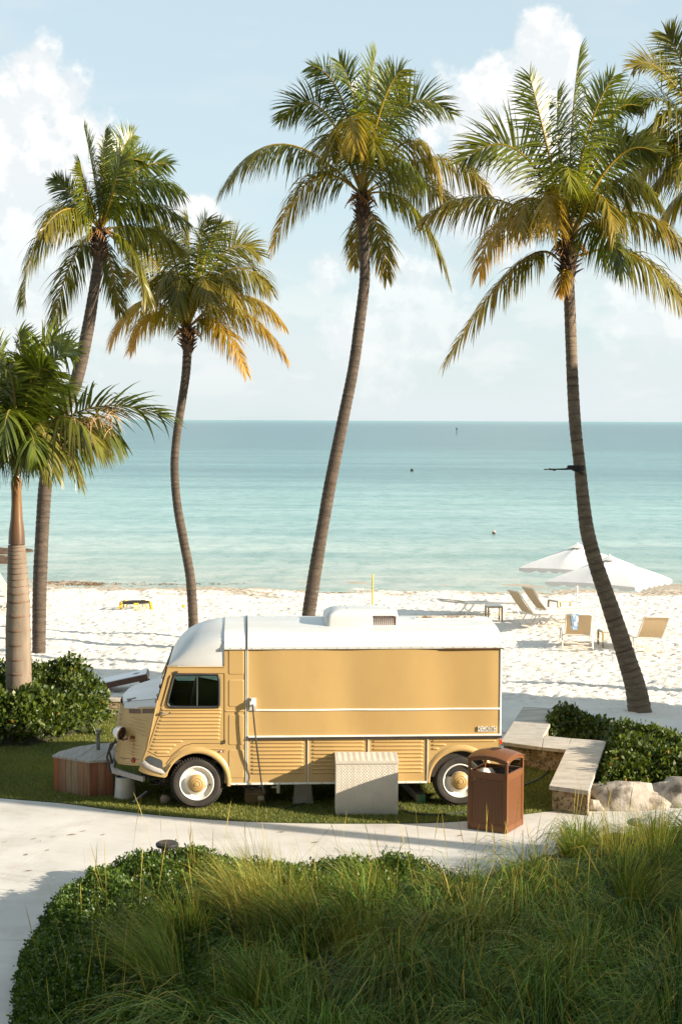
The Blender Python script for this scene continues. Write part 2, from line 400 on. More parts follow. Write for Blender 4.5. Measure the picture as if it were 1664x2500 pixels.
def sea_mat():
    m = bpy.data.materials.new('sea'); m.use_nodes = True; nt = m.node_tree; N = nt.nodes; Lk = nt.links
    b = N['Principled BSDF']; b.inputs['Roughness'].default_value = 0.22; b.inputs['IOR'].default_value = 1.33
    b.inputs['Specular IOR Level'].default_value = 0.27
    geo = N.new('ShaderNodeNewGeometry'); sp = N.new('ShaderNodeSeparateXYZ'); Lk.new(geo.outputs['Position'], sp.inputs[0])
    def mth(op, a, b_=None):
        n = N.new('ShaderNodeMath'); n.operation = op
        for i, x in enumerate((a, b_)):
            if x is None: continue
            if isinstance(x, (int, float)): n.inputs[i].default_value = x
            else: Lk.new(x, n.inputs[i])
        return n.outputs[0]
    def noise(sc, st, det=4):
        mp = N.new('ShaderNodeMapping'); mp.inputs['Scale'].default_value = st; Lk.new(geo.outputs['Position'], mp.inputs[0])
        n = N.new('ShaderNodeTexNoise'); n.inputs['Scale'].default_value = sc; n.inputs['Detail'].default_value = det; n.inputs['Roughness'].default_value = .6
        Lk.new(mp.outputs[0], n.inputs['Vector']); return n.outputs[0]
    lg = mth('LOGARITHM', mth('DIVIDE', sp.outputs[1], 50.0), math.e)             # 0 at the shore, 5.3 at 10 km
    # patchy sea bed: seagrass and sand bars, longer across than along
    big = noise(0.016, (0.30, 1.3, 1), 4)
    lgn = mth('ADD', lg, mth('MULTIPLY', mth('SUBTRACT', big, 0.5), 0.8))
    rp = N.new('ShaderNodeValToRGB'); Lk.new(mth('DIVIDE', lgn, 5.0), rp.inputs[0])
    cr = rp.color_ramp; cr.interpolation = 'B_SPLINE'
    stops = [(0.0, (.62, .58, .48)), (0.035, (.46, .52, .45)), (0.10, (.36, .51, .47)), (0.17, (.28, .46, .43)), (0.215, (.11, .26, .26)),
             (0.25, (.09, .23, .24)), (0.29, (.17, .34, .34)), (0.35, (.07, .20, .21)), (0.52, (.048, .17, .19)), (0.72, (.045, .165, .185)), (0.9, (.13, .34, .34)), (1.0, (.16, .38, .37))]
    cr.elements[0].position, cr.elements[0].color = stops[0][0], (*stops[0][1], 1)
    cr.elements[1].position, cr.elements[1].color = stops[-1][0], (*stops[-1][1], 1)
    for p, c in stops[1:-1]:
        e = cr.elements.new(p); e.color = (*c, 1)
    # ripple shading put into the water colour, dark streaks at every size
    st = noise(0.10, (0.30, 1.25, 1), 12); N[-1].inputs['Roughness'].default_value = .78
    mr = N.new('ShaderNodeMapRange'); Lk.new(st, mr.inputs[0]); mr.inputs[1].default_value = .40; mr.inputs[2].default_value = .62
    mx = N.new('ShaderNodeMix'); mx.data_type = 'RGBA'; mx.blend_type = 'MULTIPLY'
    Lk.new(mth('MULTIPLY', mr.outputs[0], 0.95), mx.inputs[0]); Lk.new(rp.outputs[0], mx.inputs[6]); mx.inputs[7].default_value = (.42, .62, .62, 1)
    st2 = noise(1.0, (1.1, 0.55, 1), 6); N[-1].inputs['Roughness'].default_value = .72
    mr2 = N.new('ShaderNodeMapRange'); Lk.new(st2, mr2.inputs[0]); mr2.inputs[1].default_value = .46; mr2.inputs[2].default_value = .64
    mx2 = N.new('ShaderNodeMix'); mx2.data_type = 'RGBA'; mx2.blend_type = 'MULTIPLY'
    Lk.new(mth('MULTIPLY', mr2.outputs[0], 0.6), mx2.inputs[0]); Lk.new(mx.outputs[2], mx2.inputs[6]); mx2.inputs[7].default_value = (.40, .62, .62, 1)
    Lk.new(mx2.outputs[2], b.inputs['Base Color'])
    h = mth('ADD', mth('MULTIPLY', noise(0.9, (0.55, 1.3, 1), 6), 1.0), mth('MULTIPLY', noise(0.22, (.5, 1.4, 1), 3), 1.6))
    bp = N.new('ShaderNodeBump'); bp.inputs['Strength'].default_value = 0.55; bp.inputs['Distance'].default_value = 0.30
    Lk.new(h, bp.inputs['Height']); Lk.new(bp.outputs[0], b.inputs['Normal'])
    return m
def build_sea():
    ys = np.concatenate([np.arange(49, 70, 0.25), np.geomspace(70, 30000, 60)]); xs = np.concatenate([-np.geomspace(30000, 20, 25), np.linspace(-18, 18, 73), np.geomspace(20, 30000, 25)])
    X, Y = np.meshgrid(xs, ys)
    Z = -0.27 + 0.018 * np.sin(Y * 1.9 + 0.5 * np.sin(X * .31) + X * .05) * np.clip((75 - Y) / 15, 0, 1) + 0.03 * np.sin(X * .33 + 1) * np.clip((54 - Y) / 4, 0, 1)
    V = np.stack([X, Y, Z], 2).reshape(-1, 3); w = len(xs)
    i = (np.arange(len(ys) - 1)[:, None] * w + np.arange(w - 1)[None, :]).ravel()
    o = nmesh('sea', V, np.stack([i, i + 1, i + w + 1, i + w], 1), sea_mat(), smooth=True)
    tag(o, 'calm turquoise sea reaching the horizon', kind='structure')
build_sea()

# ground sheet under lawn, bed and path
M_soil = mat('soil', (0.09, 0.065, 0.045), (0.05, 0.04, 0.03), rough=0.95, scale=3, bump=0.8, bscale=14, bdist=.03, world=True)
mb = MB(); mb.add([(-400, -300, -.03), (400, -300, -.03), (400, 26.6, -.03), (-400, 26.6, -.03)], [(0, 1, 2, 3)])
tag(mb.build('ground', M_soil, fix=False), 'dark soil sheet under lawn and planting bed', kind='structure')

# lawn: artificial turf
FRONT = [(-160, 1818), (0, 1835), (150, 1848), (270, 1864), (400, 1878), (560, 1889), (700, 1893), (850, 1894), (1000, 1892), (1120, 1883), (1250, 1867), (1352, 1856)]
front = [tuple(q) for q in catmull([Gp(*p).to_2d() for p in FRONT], 8)]
TURF = [(-16, front[0][1] + 1.5)] + front + [(4.6, 21.3), (4.6, 23.0), (3.0, 24.6), (2.45, 27.1), (-16, 27.1)]
M_turf = mat('turf_base', (0.085, 0.105, 0.022), (0.055, 0.075, 0.018), rough=0.9, scale=6, bump=1, bscale=90, bdist=.02, world=True, col3=(0.10, .085, .03), scale3=3, amt3=.5)
mb = MB(); mb.slab(TURF, lambda x, y: (x, y, 0.0), (0, 0, -0.028)); lawn = mb.build('lawn', M_turf)
tag(lawn, 'strip of short artificial turf under the van', kind='structure')
M_blade = leaf_mat('turf_blade', (0.085, 0.125, 0.020), (0.25, 0.255, 0.040), (0.34, 0.26, 0.09), rough=.5, trans=.25)
def build_turf():
    n = 420000
    x = rng.uniform(-6.2, 4.6, n); y = rng.uniform(19.3, 27.1, n)
    keep = inpoly(x, y, TURF) & (rng.uniform(0, 1, n) < np.clip(1.25 - (y - 20.5) * .12, .3, 1)); x, y = x[keep], y[keep]; n = len(x)
    a = rng.uniform(0, 2 * np.pi, n); ln = rng.uniform(.018, .04, n); le = rng.uniform(.1, .9, n) * ln
    w = rng.uniform(.003, .0055, n); b = rng.uniform(0, 2 * np.pi, n)
    r = np.stack([x, y, np.zeros(n)], 1); t = np.stack([x + np.cos(a) * le, y + np.sin(a) * le, ln], 1)
    wv = np.stack([np.cos(b) * w, np.sin(b) * w, np.zeros(n)], 1)
    V = np.stack([r - wv, r + wv, t], 1).reshape(-1, 3); Fq = np.arange(3 * n).reshape(-1, 3)
    cl = np.clip(.5 + .35 * np.sin(x * 1.7 + np.sin(y * 2.1)) * np.sin(y * 2.3 + x) + rng.normal(0, .25, n), 0, 1)
    dry = (rng.uniform(0, 1, n) < .10) * rng.uniform(.3, 1, n)
    ti = np.repeat(np.stack([dry, cl, np.zeros(n)], 1), 3, 0)
    tag(nmesh('turf_blades', V, Fq, M_blade, tint=ti), 'short green turf blades covering the lawn', 'grass', kind='stuff')
build_turf()

# concrete path, cut into slabs by real joints
M_conc = mat('concrete', (0.60, 0.575, 0.53), (0.51, 0.485, 0.445), rough=0.8, scale=1.1, bump=0.25, bscale=45, world=True, spec=.3,
             col3=(0.30, 0.26, 0.21), scale3=1.7, amt3=0.5, lo3=.52, hi3=.8)
M_joint = mat('joint', (0.16, 0.14, 0.12), rough=.95)
def clip(poly, a, b, c):
    """keep a*x+b*y<=c"""
    out = []
    for i in range(len(poly)):
        p, q = poly[i], poly[(i + 1) % len(poly)]; dp = a * p[0] + b * p[1] - c; dq = a * q[0] + b * q[1] - c
        if dp <= 0: out.append(p)
        if dp * dq < 0: t = dp / (dp - dq); out.append((p[0] + (q[0] - p[0]) * t, p[1] + (q[1] - p[1]) * t))
    return out
PATH = [(-16, 4), (16, 4), (16, 21.2), (4.8, 21.0)] + [(x, y - .012) for x, y in front[::-1]] + [(-16, front[0][1] + 1.2)]
mb = MB(); mb.slab(PATH, lambda x, y: (x, y, -0.016), (0, 0, -0.01)); path = mb.build('path', M_joint)
tag(path, 'pale concrete path curving past the lawn', kind='structure')
cs = [-18, -9.1, -6.1, -3.02, 0.1, 3.1, 6.1, 18]
for a, b in zip(cs[:-1], cs[1:]):
    k = 0.23
    pl = clip(clip(PATH, 1, -k, b - k * 20.5 - .004), -1, k, -(a - k * 20.5 + .004))
    for lo, hi in ((4, 11.2), (11.2, 15.2), (15.2, 40)):
        q = clip(clip(pl, 0, 1, hi - .004), 0, -1, -(lo + .004))
        if len(q) < 3: continue
        mb = MB(); mb.slab(q, lambda x, y: (x, y, -0.006), (0, 0, -0.0095)); mb.build('slab', M_conc, path)

# walkway of pale concrete between beach and hedge
M_walk = mat('walkway', (0.72, 0.69, 0.62), (0.62, 0.59, 0.53), rough=.85, scale=.8, bump=.3, bscale=30, world=True, col3=(.5, .46, .4), scale3=5, amt3=.3)
WALK = [(2.3, 28.0), (4.1, 27.35), (5.5, 26.0), (9.5, 23.0), (14, 21.5), (14, 19), (8, 21.5), (4.2, 24.1), (2.6, 25.0)]
mb = MB(); mb.slab(WALK, lambda x, y: (x, y, 0.135), (0, 0, -0.15)); tag(mb.build('walkway', M_walk), 'smooth pale walkway between beach and hedge', kind='structure')

# low stone wall at the back of the lawn, courses of rough blocks
M_coral = mat('coral_stone', (0.42, 0.33, 0.21), (0.24, 0.17, 0.09), rough=.95, scale=9, lo=.38, hi=.6, bump=1, bscale=26, bdist=.03, world=True, col3=(.05, .035, .02), scale3=24, amt3=.9, lo3=.53, hi3=.62)
M_cap = mat('bench_stone', (0.50, 0.45, 0.375), (0.37, 0.33, 0.275), rough=.75, scale=2.2, stretch=(1, 3, 1), bump=.35, bscale=30, world=True,
            col3=(.17, .15, .12), scale3=7, amt3=.7, lo3=.53, hi3=.72)
wall = empty('low_wall', (-4.2, 27.05, 0), 0, 'low rough stone wall edging the lawn behind the van bonnet', 'wall')
random.seed(3)
for r_, (z0, z1) in enumerate(((0, .12), (.125, .235))):
    x = -4.0 + (-.14 if r_ else 0)
    while x < 6.5:
        w = random.uniform(.28, .42); mb = MB(); mb.box((x, -.1 + random.uniform(-.012, .012), z0), (x + w - .008, .12, z1 - random.uniform(0, .006)))
        mb.build('stone', M_coral, wall, bevel=.008); x += w
x = -4.1
while x < 6.4:
    w = random.uniform(.7, .9); mb = MB(); mb.box((x, -.13, .24), (x + w - .006, .15, .29)); mb.build('coping', M_cap, wall, bevel=.006); x += w

# ------------------------------------------------------------------ buildings added out of frame to cast the shade
M_stucco = mat('stucco', (0.62, 0.56, 0.46), (0.55, 0.49, 0.40), rough=.9, scale=.5, bump=.2, bscale=30)
M_glassd = mat('window_glass', (0.02, 0.03, 0.035), rough=.08, spec=.6)
M_rooft = mat('roof_tile', (0.30, 0.14, 0.08), (0.22, 0.10, 0.06), rough=.8, scale=2)
def hotel():
    h = empty('hotel_building', (20, -1.6, 0), 0, 'unseen pale stucco hotel block behind the camera, roofline shaped for shade', 'building')
    random.seed(12); x = -55.0
    while x < 60:
        w = random.uniform(3.0, 6.5); hh = random.choice((16.2, 17.0, 17.6, 18.4, 19.2))  # roof heights stepped to break up the shadow edge on the bed
        mb = MB(); mb.box((x, -12 - random.uniform(0, .3), -.1), (x + w - .01, random.uniform(-.25, 0), hh)); wl = mb.build('wall', M_stucco, h)
        mb = MB(); mb.box((x - .05, -12.4, hh), (x + w + .04, .25, hh + .18)); mb.build('cornice', M_stucco, wl); x += w
    for fl in range(4):
        z = 0.6 + fl * 3.7
        for k in range(22):
            x = -52 + k * 5.05
            mb = MB(); mb.box((x, .01, z), (x + 2.6, .06, z + 2.2)); mb.build('window', M_glassd, h)
hotel()
def shade_caster():  # added out of view, sized to lay the shade band across the sand
    h = empty('shade_tower', (15, 23.4, 0), 0, 'unseen narrow stucco tower added right of the lawn to shade the sand', 'building')
    mb = MB(); mb.box((-3.4, -1.9, -.1), (-1.3, 1.55, 8.4)); mb.build('wall', M_stucco, h)
    mb = MB(); mb.add([(-3.5, -1.95, 8.4), (-1.2, -1.95, 8.4), (-1.2, 1.6, 8.4), (-3.5, 1.6, 8.4), (-2.4, -.6, 9.3), (-2.4, .4, 9.3)],
                      [(0, 1, 4), (1, 2, 5, 4), (2, 3, 5), (3, 0, 4, 5), (0, 3, 2, 1)]); mb.build('roof', M_rooft, h)
    for z in (0.9, 4.1):
        for y in (-1.4, .2):
            mb = MB(); mb.box((-3.46, y, z), (-3.41, y + 1.1, z + 1.6)); mb.build('window', M_glassd, h)
shade_caster()
# ------------------------------------------------------------------ the van
Y_COL, Y_COL2 = (0.485, 0.325, 0.130), (0.445, 0.290, 0.110)
M_yel = mat('van_yellow', Y_COL, Y_COL2, rough=0.36, scale=1.0, stretch=(1.4, 1.4, .6), spec=.45, coat=.25, col3=(.38, .235, .09), scale3=4.0, amt3=.20, lo3=.56, hi3=.8, bump=.06, bscale=2.2, bdist=.02, rrange=.12)
M_white = mat('van_white', (0.63, 0.64, 0.63), (0.56, 0.565, 0.55), rough=.38, scale=1.6, spec=.45, coat=.2, col3=(.45, .38, .28), scale3=3, amt3=.28, lo3=.58, hi3=.8, stretch=(.5, 2, 2))
M_trim = mat('white_trim', (0.82, 0.80, 0.74), (0.7, 0.67, 0.6), rough=.45, scale=6)
M_black = mat('black_rubber', (0.018, 0.018, 0.018), (0.03, 0.03, 0.028), rough=.6, scale=8)
M_tyre = mat('tyre_rubber', (0.022, 0.021, 0.019), (0.055, 0.045, 0.035), rough=.82, scale=5, bump=.3, bscale=60)
M_dark = mat('underbody', (0.02, 0.018, 0.016), (0.04, 0.03, 0.022), rough=.9, scale=4)
M_rust = mat('rust', (0.16, 0.065, 0.025), (0.05, 0.03, 0.02), rough=.9, scale=14)
M_steel = mat('dull_steel', (0.34, 0.34, 0.33), (0.22, 0.21, 0.2), rough=.42, metal=.8, scale=12)
M_greyp = mat('grey_plate', (0.40, 0.38, 0.35), (0.30, 0.28, 0.26), rough=.6, scale=20)
M_red = mat('red_lens', (0.28, 0.03, 0.012), rough=.2)
M_tailred = mat('tail_lens', (0.5, 0.05, 0.01), rough=.2)
M_blue = mat('flag_blue', (0.02, 0.05, 0.2), rough=.4)
M_seat = mat('seat_vinyl', (0.12, 0.10, 0.08), rough=.6)
M_strap = mat('dark_strap', (0.03, 0.035, 0.03), rough=.7)
def glass_mat():
    m = bpy.data.materials.new('cab_glass'); m.use_nodes = True; nt = m.node_tree; N = nt.nodes; Lk = nt.links
    t = N.new('ShaderNodeBsdfTransparent'); t.inputs[0].default_value = (.72, .8, .76, 1)
    g = N.new('ShaderNodeBsdfGlossy'); g.inputs['Roughness'].default_value = .03
    fr = N.new('ShaderNodeFresnel'); fr.inputs[0].default_value = 1.5
    ms = N.new('ShaderNodeMixShader'); Lk.new(fr.outputs[0], ms.inputs[0]); Lk.new(t.outputs[0], ms.inputs[1]); Lk.new(g.outputs[0], ms.inputs[2])
    Lk.new(ms.outputs[0], N['Material Output'].inputs[0]); return m
M_glass = glass_mat()

V0 = G(480, 1977); V1 = G(1121, 1970); YAW = math.atan2(V1.y - V0.y, V1.x - V0.x)
van = empty('food_van', (V0.x, V0.y, 0), YAW, 'vintage yellow panel van with white roof parked on the turf', 'van')
_inv = Matrix.Rotation(-YAW, 3, 'Z')
def vp(u, v, y=0.0):
    o = _inv @ (Vector((0, 0, CAMZ)) - Vector((V0.x, V0.y, 0))); d = _inv @ px_dir(u, v)
    t = (y - o.y) / d.y; p = o + d * t
    return (p.x, p.z)
def q1(zx, zy, y=0.0): return vp(250 + zx / 2.6133, 1450 + zy / 2.6133, y)
def q2(zx, zy, y=0.0): return vp(260 + zx / 5.2267, 1640 + zy / 5.2267, y)
def q3(zx, zy, y=0.0): return vp(750 + zx / 2.6133, 1450 + zy / 2.6133, y)
WB = (V1 - V0).length; VW = 1.98; MID = VW / 2; WR = 0.345

def rib(mb, x0, x1, z, y=0.0, h=.034, out=.016, slope=0.0, yf=None):
    """pressed horizontal bead with rounded ends; yf(x) = wall surface"""
    rows = []; n = 6
    L = x1 - x0; e = min(.03, L * .3)
    for t in (0, e * .35, e, L - e, L - e * .35, L):
        k = 1 if e <= t <= L - e else (0.0 if t in (0, L) else .75)
        x = x0 + t; yy = y if yf is None else yf(x); zz = z + slope * t
        rows.append([(x, yy - (out * k * math.sin(math.pi * i / n) - .0015), zz - h / 2 * max(k, .25) + h * max(k, .25) * i / n) for i in range(n + 1)])
    mb.grid(rows)
def line2(pts, f, r, name, m, parent, n=5):
    mb = MB(); mb.tube([f(*p) for p in pts], r, n); return mb.build(name, m, parent, smooth=60)

XA = vp(548, 1700)[0]; XB = vp(602, 1700)[0]; XR = vp(1220.5, 1700)[0]
ZD = vp(900, 1577)[1]; ZRAIL = vp(900, 1797)[1]; ZSILL = vp(800, 1909)[1]; ZST = vp(900, 1732)[1]
P3 = lambda x, z: (x, 0, z)

# --- cab side with window opening (both sides)
arch_c = (0.0, WR + .01); ARCH_R = .43
def arch(c, r, a0, a1, n=20):
    return [(c[0] + r * math.cos(R(a0 + (a1 - a0) * k / n)), c[1] + r * math.sin(R(a0 + (a1 - a0) * k / n))) for k in range(n + 1)]
topL, topR = q1(419, 466), q1(779, 466)
mid_l = q1(347, 700); low_l = q2(432, 1200)
cab_outer = [topL, topR, (XA, ZSILL)] + [p for p in arch(arch_c, ARCH_R, -2, 170)] + [q2(700, 1270), low_l, mid_l]
win_px = [(775, 400), (790, 330), (850, 90), (868, 52), (910, 38), (1380, 38), (1420, 58), (1437, 110), (1437, 395), (1420, 432), (1380, 452), (850, 450), (800, 435)]
win = [tuple(p) for p in catmull([q2(*p) for p in win_px] + [q2(*win_px[0])], 3)[:-1]]
mb = MB(); mb.slab(cab_outer, P3, (0, .03, 0), [win]); mb.build('cab_side', M_yel, van)
mb = MB(); mb.slab(cab_outer, lambda x, z: (x, VW, z), (0, -.03, 0), [win]); mb.build('cab_side', M_yel, van)
# window rubber, pane, divider
for yy, s in ((0, 1), (VW, -1)):
    w = MB(); w.tube([(x, yy - .004 * s, z) for x, z in win] + [(win[0][0], yy - .004 * s, win[0][1]), (win[1][0], yy - .004 * s, win[1][1])], .019, 6, cap=False)
    wo = w.build('window_frame', M_black, van, smooth=60)
    mb = MB(); mb.slab(win, lambda x, z: (x, yy + .012 * s, z), (0, .004 * s, 0)); mb.build('pane', M_glass, wo)
    if s == 1:
        a, b = q2(1160, 45), q2(1158, 445); mb = MB(); mb.beam((a[0], .006, a[1]), (b[0], .006, b[1]), .012, .012); mb.build('divider', M_steel, wo)
        a, b = q2(835, 272), q2(1010, 262); mb = MB(); mb.tube([(a[0], .1, a[1]), (b[0], .1, b[1]), (b[0] + .03, .1, b[1] - .03)], .006, 6); mb.build('grab_handle', M_steel, wo)
# door ribs
mb = MB()
for zy, a, b in ((485, 700, 1470), (525, 800, 1470), (575, 692, 1462), (622, 676, 1456), (665, 656, 1454), (710, 645, 1452), (757, 630, 1450), (805, 616, 1448), (855, 604, 1446),
                 (892, 590, 975), (940, 570, 890), (985, 556, 835), (1028, 620, 800)):
    x0, z = q2(a, zy); x1, _ = q2(b, zy); rib(mb, x0, x1, z, 0, .036, .017)
door = mb.build('door', M_yel, van, smooth=50)
seam = [(880, 20), (1505, 22), (1505, 915), (1100, 912), (985, 948), (900, 1010), (815, 1080), (660, 1082), (520, 1008), (690, 500), (790, 70), (880, 20)]
line2([q2(*p) for p in seam], lambda x, z: (x, -.001, z), .0045, 'seam', M_rust, door)
for a, b in ((q2(880, 5), q2(900, 20)), (q2(1506, 880), q2(1506, 905))):
    mb = MB(); mb.box((min(a[0], b[0]) - .01, -.02, min(a[1], b[1]) - .01), (max(a[0], b[0]) + .01, 0, max(a[1], b[1]) + .012)); mb.build('hinge', M_black, door)
hx, hz = q2(712, 525); mb = MB(); mb.lathe([(.0, -.035), (.015, -.035), (.018, -.028), (.018, 0)], 12, 'Y', (hx, 0, hz)); mb.tube([(hx, -.03, hz), (hx + .05, -.03, hz - .012), (hx + .10, -.03, hz - .012)], .006, 6)
mb.build('door_handle', M_steel, door, smooth=40)
# pillar moulding beside the window
line2([q2(715, 430), q2(830, 40)], lambda x, z: (x, -.003, z), .012, 'moulding', M_yel, van)
line2([q2(650, 370), q2(520, 990), q2(445, 1180)], lambda x, z: (x, -.004, z), .010, 'moulding', M_yel, van)

# --- nose
YF = .36
def nose_pt(t, z, far=False):
    """t 0 = crease at the cab, 1 = front corner"""
    xb = mid_l[0] + (low_l[0] - mid_l[0]) * (mid_l[1] - z) / (mid_l[1] - low_l[1])
    f0 = q1(143, 722, YF); f1 = q1(104, 1085, YF); xf = f0[0] + (f1[0] - f0[0]) * (f0[1] - z) / (f0[1] - f1[1])
    y = .0 + YF * t ** 1.15; x = xb + (xf - xb) * t
    return (x, VW - y if far else y, z)
ztop = q1(143, 722, YF)[1]; ztop0 = q1(345, 722, 0)[1]
def ztf(t): return ztop0 + (ztop - ztop0) * t
zbot = q1(104, 1085, YF)[1]
for far in (False, True):
    mb = MB(); mb.grid([[nose_pt(t, zbot + (ztf(t) - zbot) * k / 6 + (low_l[1] - zbot) * (1 - k / 6) * (1 - t) * 1.0, far) for t in np.linspace(0, 1, 9)] for k in range(7)])
    ns = mb.build('nose_side', M_yel, van, smooth=40)
    if not far: nose = ns
f0 = nose_pt(1, ztop); f1 = nose_pt(1, zbot)
mb = MB(); mb.grid([[(f1[0] + (f0[0] - f1[0]) * k / 5 - .10 * math.sin(math.pi * j / 8), YF + (VW - 2 * YF) * j / 8, zbot + (ztop - zbot) * k / 5) for j in range(9)] for k in range(6)])
front_face = mb.build('nose_front', M_yel, van, smooth=40)
for k in range(9):
    z = zbot + .14 + k * .062; xx = f1[0] + (f0[0] - f1[0]) * (z - zbot) / (ztop - zbot)
    mb = MB(); mb.tube([(xx - .10 * math.sin(math.pi * j / 8) - .004, YF + (VW - 2 * YF) * j / 8, z) for j in range(1, 8)], .014, 6); mb.build('grille_bar', M_yel, front_face, smooth=60)
def nose_line(z0, z1, t0, t1, out, h):
    mb = MB(); rows = []
    for i in range(7):
        t = t1 + (t0 - t1) * i / 6; z = z1 + (z0 - z1) * i / 6; k = (0, .8, 1, 1, 1, .8, 0)[i]; p = nose_pt(t, z)
        rows.append([(p[0] - out * k * .5 * math.sin(math.pi * j / 5), p[1] - (out * k * math.sin(math.pi * j / 5) - .002), p[2] + h * (j / 5 - .5)) for j in range(6)])
    return mb.grid(rows)
def zt(zx, zy):   # pixel on the tapering nose side -> (t, z)
    best = None
    for t in np.linspace(0.0, 1, 60):
        x, z = q2(zx, zy, YF * t ** 1.15); xx = nose_pt(t, z)[0]
        if best is None or abs(xx - x) < best[0]: best = (abs(xx - x), t, z)
    return best[1], best[2]
mb = MB()
for (a, b) in (((290, 562), (560, 605)), ((285, 605), (552, 650)), ((285, 652), (545, 697)), ((345, 705), (535, 742)), ((370, 755), (520, 788)), ((420, 815), (510, 838)),
               ((262, 885), (470, 915)), ((262, 932), (462, 965)), ((258, 980), (452, 1013)), ((252, 1022), (443, 1058))):
    t1, z1 = zt(*a); t0, z0 = zt(*b); s = nose_line(z0, z1, t0, t1, .016, .034); mb.add(s.v, s.f)
mb.build('louvre_ribs', M_yel, nose, smooth=50)
for a, b, c, d in (((288, 472), (440, 478), (440, 532), (288, 528)), ((458, 472), (608, 472), (604, 528), (458, 530))):
    pts = [nose_pt(*zt(*q)) for q in (a, b, c, d)]; n = Vector((-.25, -1, 0)) * .006
    mb = MB(); mb.add([Vector(p) + n for p in pts] + [Vector(p) for p in pts], [(0, 1, 2, 3), (0, 1, 5, 4), (1, 2, 6, 5), (2, 3, 7, 6), (3, 0, 4, 7)]); g = mb.build('air_vent', mat('vent_mesh', (.22, .15, .10), (.12, .08, .055), rough=.8, scale=60), nose)
    mb = MB()
    for k in range(1, 6):
        u = Vector(pts[0]).lerp(Vector(pts[1]), k / 6) + n; w = Vector(pts[3]).lerp(Vector(pts[2]), k / 6) + n; mb.tube([u, w], .0035, 5)
    mb.build('vent_bars', M_rust, g)
# bonnet
XW = q1(350, 690)[0]; zw = q1(347, 700)[1]
def wsx(z): a_, b_ = q1(441, 362, .5), q1(347, 690, .1); return b_[0] + (z - b_[1]) * (a_[0] - b_[0]) / (a_[1] - b_[1])
zcf, zcr = q1(158, 662, .75)[1], q1(352, 590, .8)[1]
def bon_row(t, far=False):
    """t 0 front .. 1 windscreen; section of the bonnet from its lower lip up to the centre line"""
    b0 = Vector(nose_pt(1 - t, ztf(1 - t))); xx = b0.x; yb = b0.y; zl = b0.z; zc = zcf + (zcr - zcf) * t; hh = zc - zl; bow = -.07 * (1 - t); k = t ** 3
    pts = [(xx - .006, yb - .012, zl - .014), (xx - .004, yb - .010, zl + .03 + .02 * t), (xx, yb + .035, zl + .065 + .05 * t), (xx + bow * .6, yb + .35 * (MID - yb), zl + hh * .88), (xx + bow, MID, zl + hh)]
    return [(x * (1 - k) + (wsx(z) + .02) * k, y, z) for x, y, z in pts]
def mir(l): return l + [(x, VW - y, z) for x, y, z in l[-2::-1]]
fr, bk = mir(bon_row(0)), mir(bon_row(1))
mb = MB(); mb.grid([mir(bon_row(t)) for t in np.linspace(0, 1, 10)])
lowf = [(x + (.0 if abs(y - MID) > .3 else -.0), y, ztop - .03) for x, y, z in fr]; mb.grid([lowf, fr]); mb.add(bk, [tuple(range(len(bk)))])
bon = mb.build('bonnet', M_white, van, smooth=38)
a = Vector(fr[2]).lerp(Vector(bk[2]), .08); mb = MB(); mb.tube([a + Vector((-.01, -.02, .03)), a + Vector((.06, -.03, .04)), a + Vector((.11, -.01, .05))], .011, 6); mb.box(tuple(a + Vector((.0, -.035, .0))), tuple(a + Vector((.05, .0, .032))))
mb.build('bonnet_catch', M_steel, bon, smooth=40)
line2([tuple(Vector(bon_row(t)[2]) + Vector((0, -.003, .002))) for t in np.linspace(.02, .98, 8)], lambda *p: p, .004, 'bonnet_seam', M_greyp, bon)
# headlamp: white bowl sagging on a rusty bracket
hc = Vector(nose_pt(.93, q2(265, 760, YF)[1])) + Vector((-.03, -.10, 0)); ax = Vector((.80, -.55, -.18)).normalized()
s_ = Vector((0, 0, 1)); e1 = ax.cross(s_).normalized(); e2 = e1.cross(ax)
mb = MB(); rows = []
for k in range(9):
    a = R(90 * k / 8); r = .085 * math.sin(a) ** .9; h = -.12 * math.cos(a)
    rows.append([hc + ax * h + (e1 * math.cos(2 * math.pi * j / 20) + e2 * math.sin(2 * math.pi * j / 20)) * (r + 1e-4) for j in range(20)])
rows.append([hc + ax * .012 + (e1 * math.cos(2 * math.pi * j / 20) + e2 * math.sin(2 * math.pi * j / 20)) * .083 for j in range(20)])
mb.grid(rows, close=True); hl = mb.build('headlight', M_trim, nose, smooth=50)
mb = MB(); mb.add([hc + ax * .004 + (e1 * math.cos(2 * math.pi * j / 20) + e2 * math.sin(2 * math.pi * j / 20)) * .080 for j in range(20)], [tuple(range(20))]); mb.build('lens', mat('bowl_shade', (.03, .016, .010), rough=.25), hl)  # dark disc painted as the shaded inside of the empty bowl
mb = MB(); mb.tube([hc + ax * .012 + (e1 * math.cos(2 * math.pi * j / 20) + e2 * math.sin(2 * math.pi * j / 20)) * .084 for j in range(21)], .006, 6, cap=False); mb.build('rim', M_rust, hl, smooth=60)
b0 = Vector(nose_pt(.55, q2(370, 835, .2)[1])); mb = MB(); mb.tube([b0 + Vector((0.04, -.01, 0)), b0 + Vector((-.05, -.07, .005)), hc + Vector((.02, .0, -.09))], .014, 6); mb.box(tuple(b0 + Vector((-.03, -.03, -.018))), tuple(b0 + Vector((.06, .01, .022)))); mb.build('bracket', M_rust, hl, smooth=40)
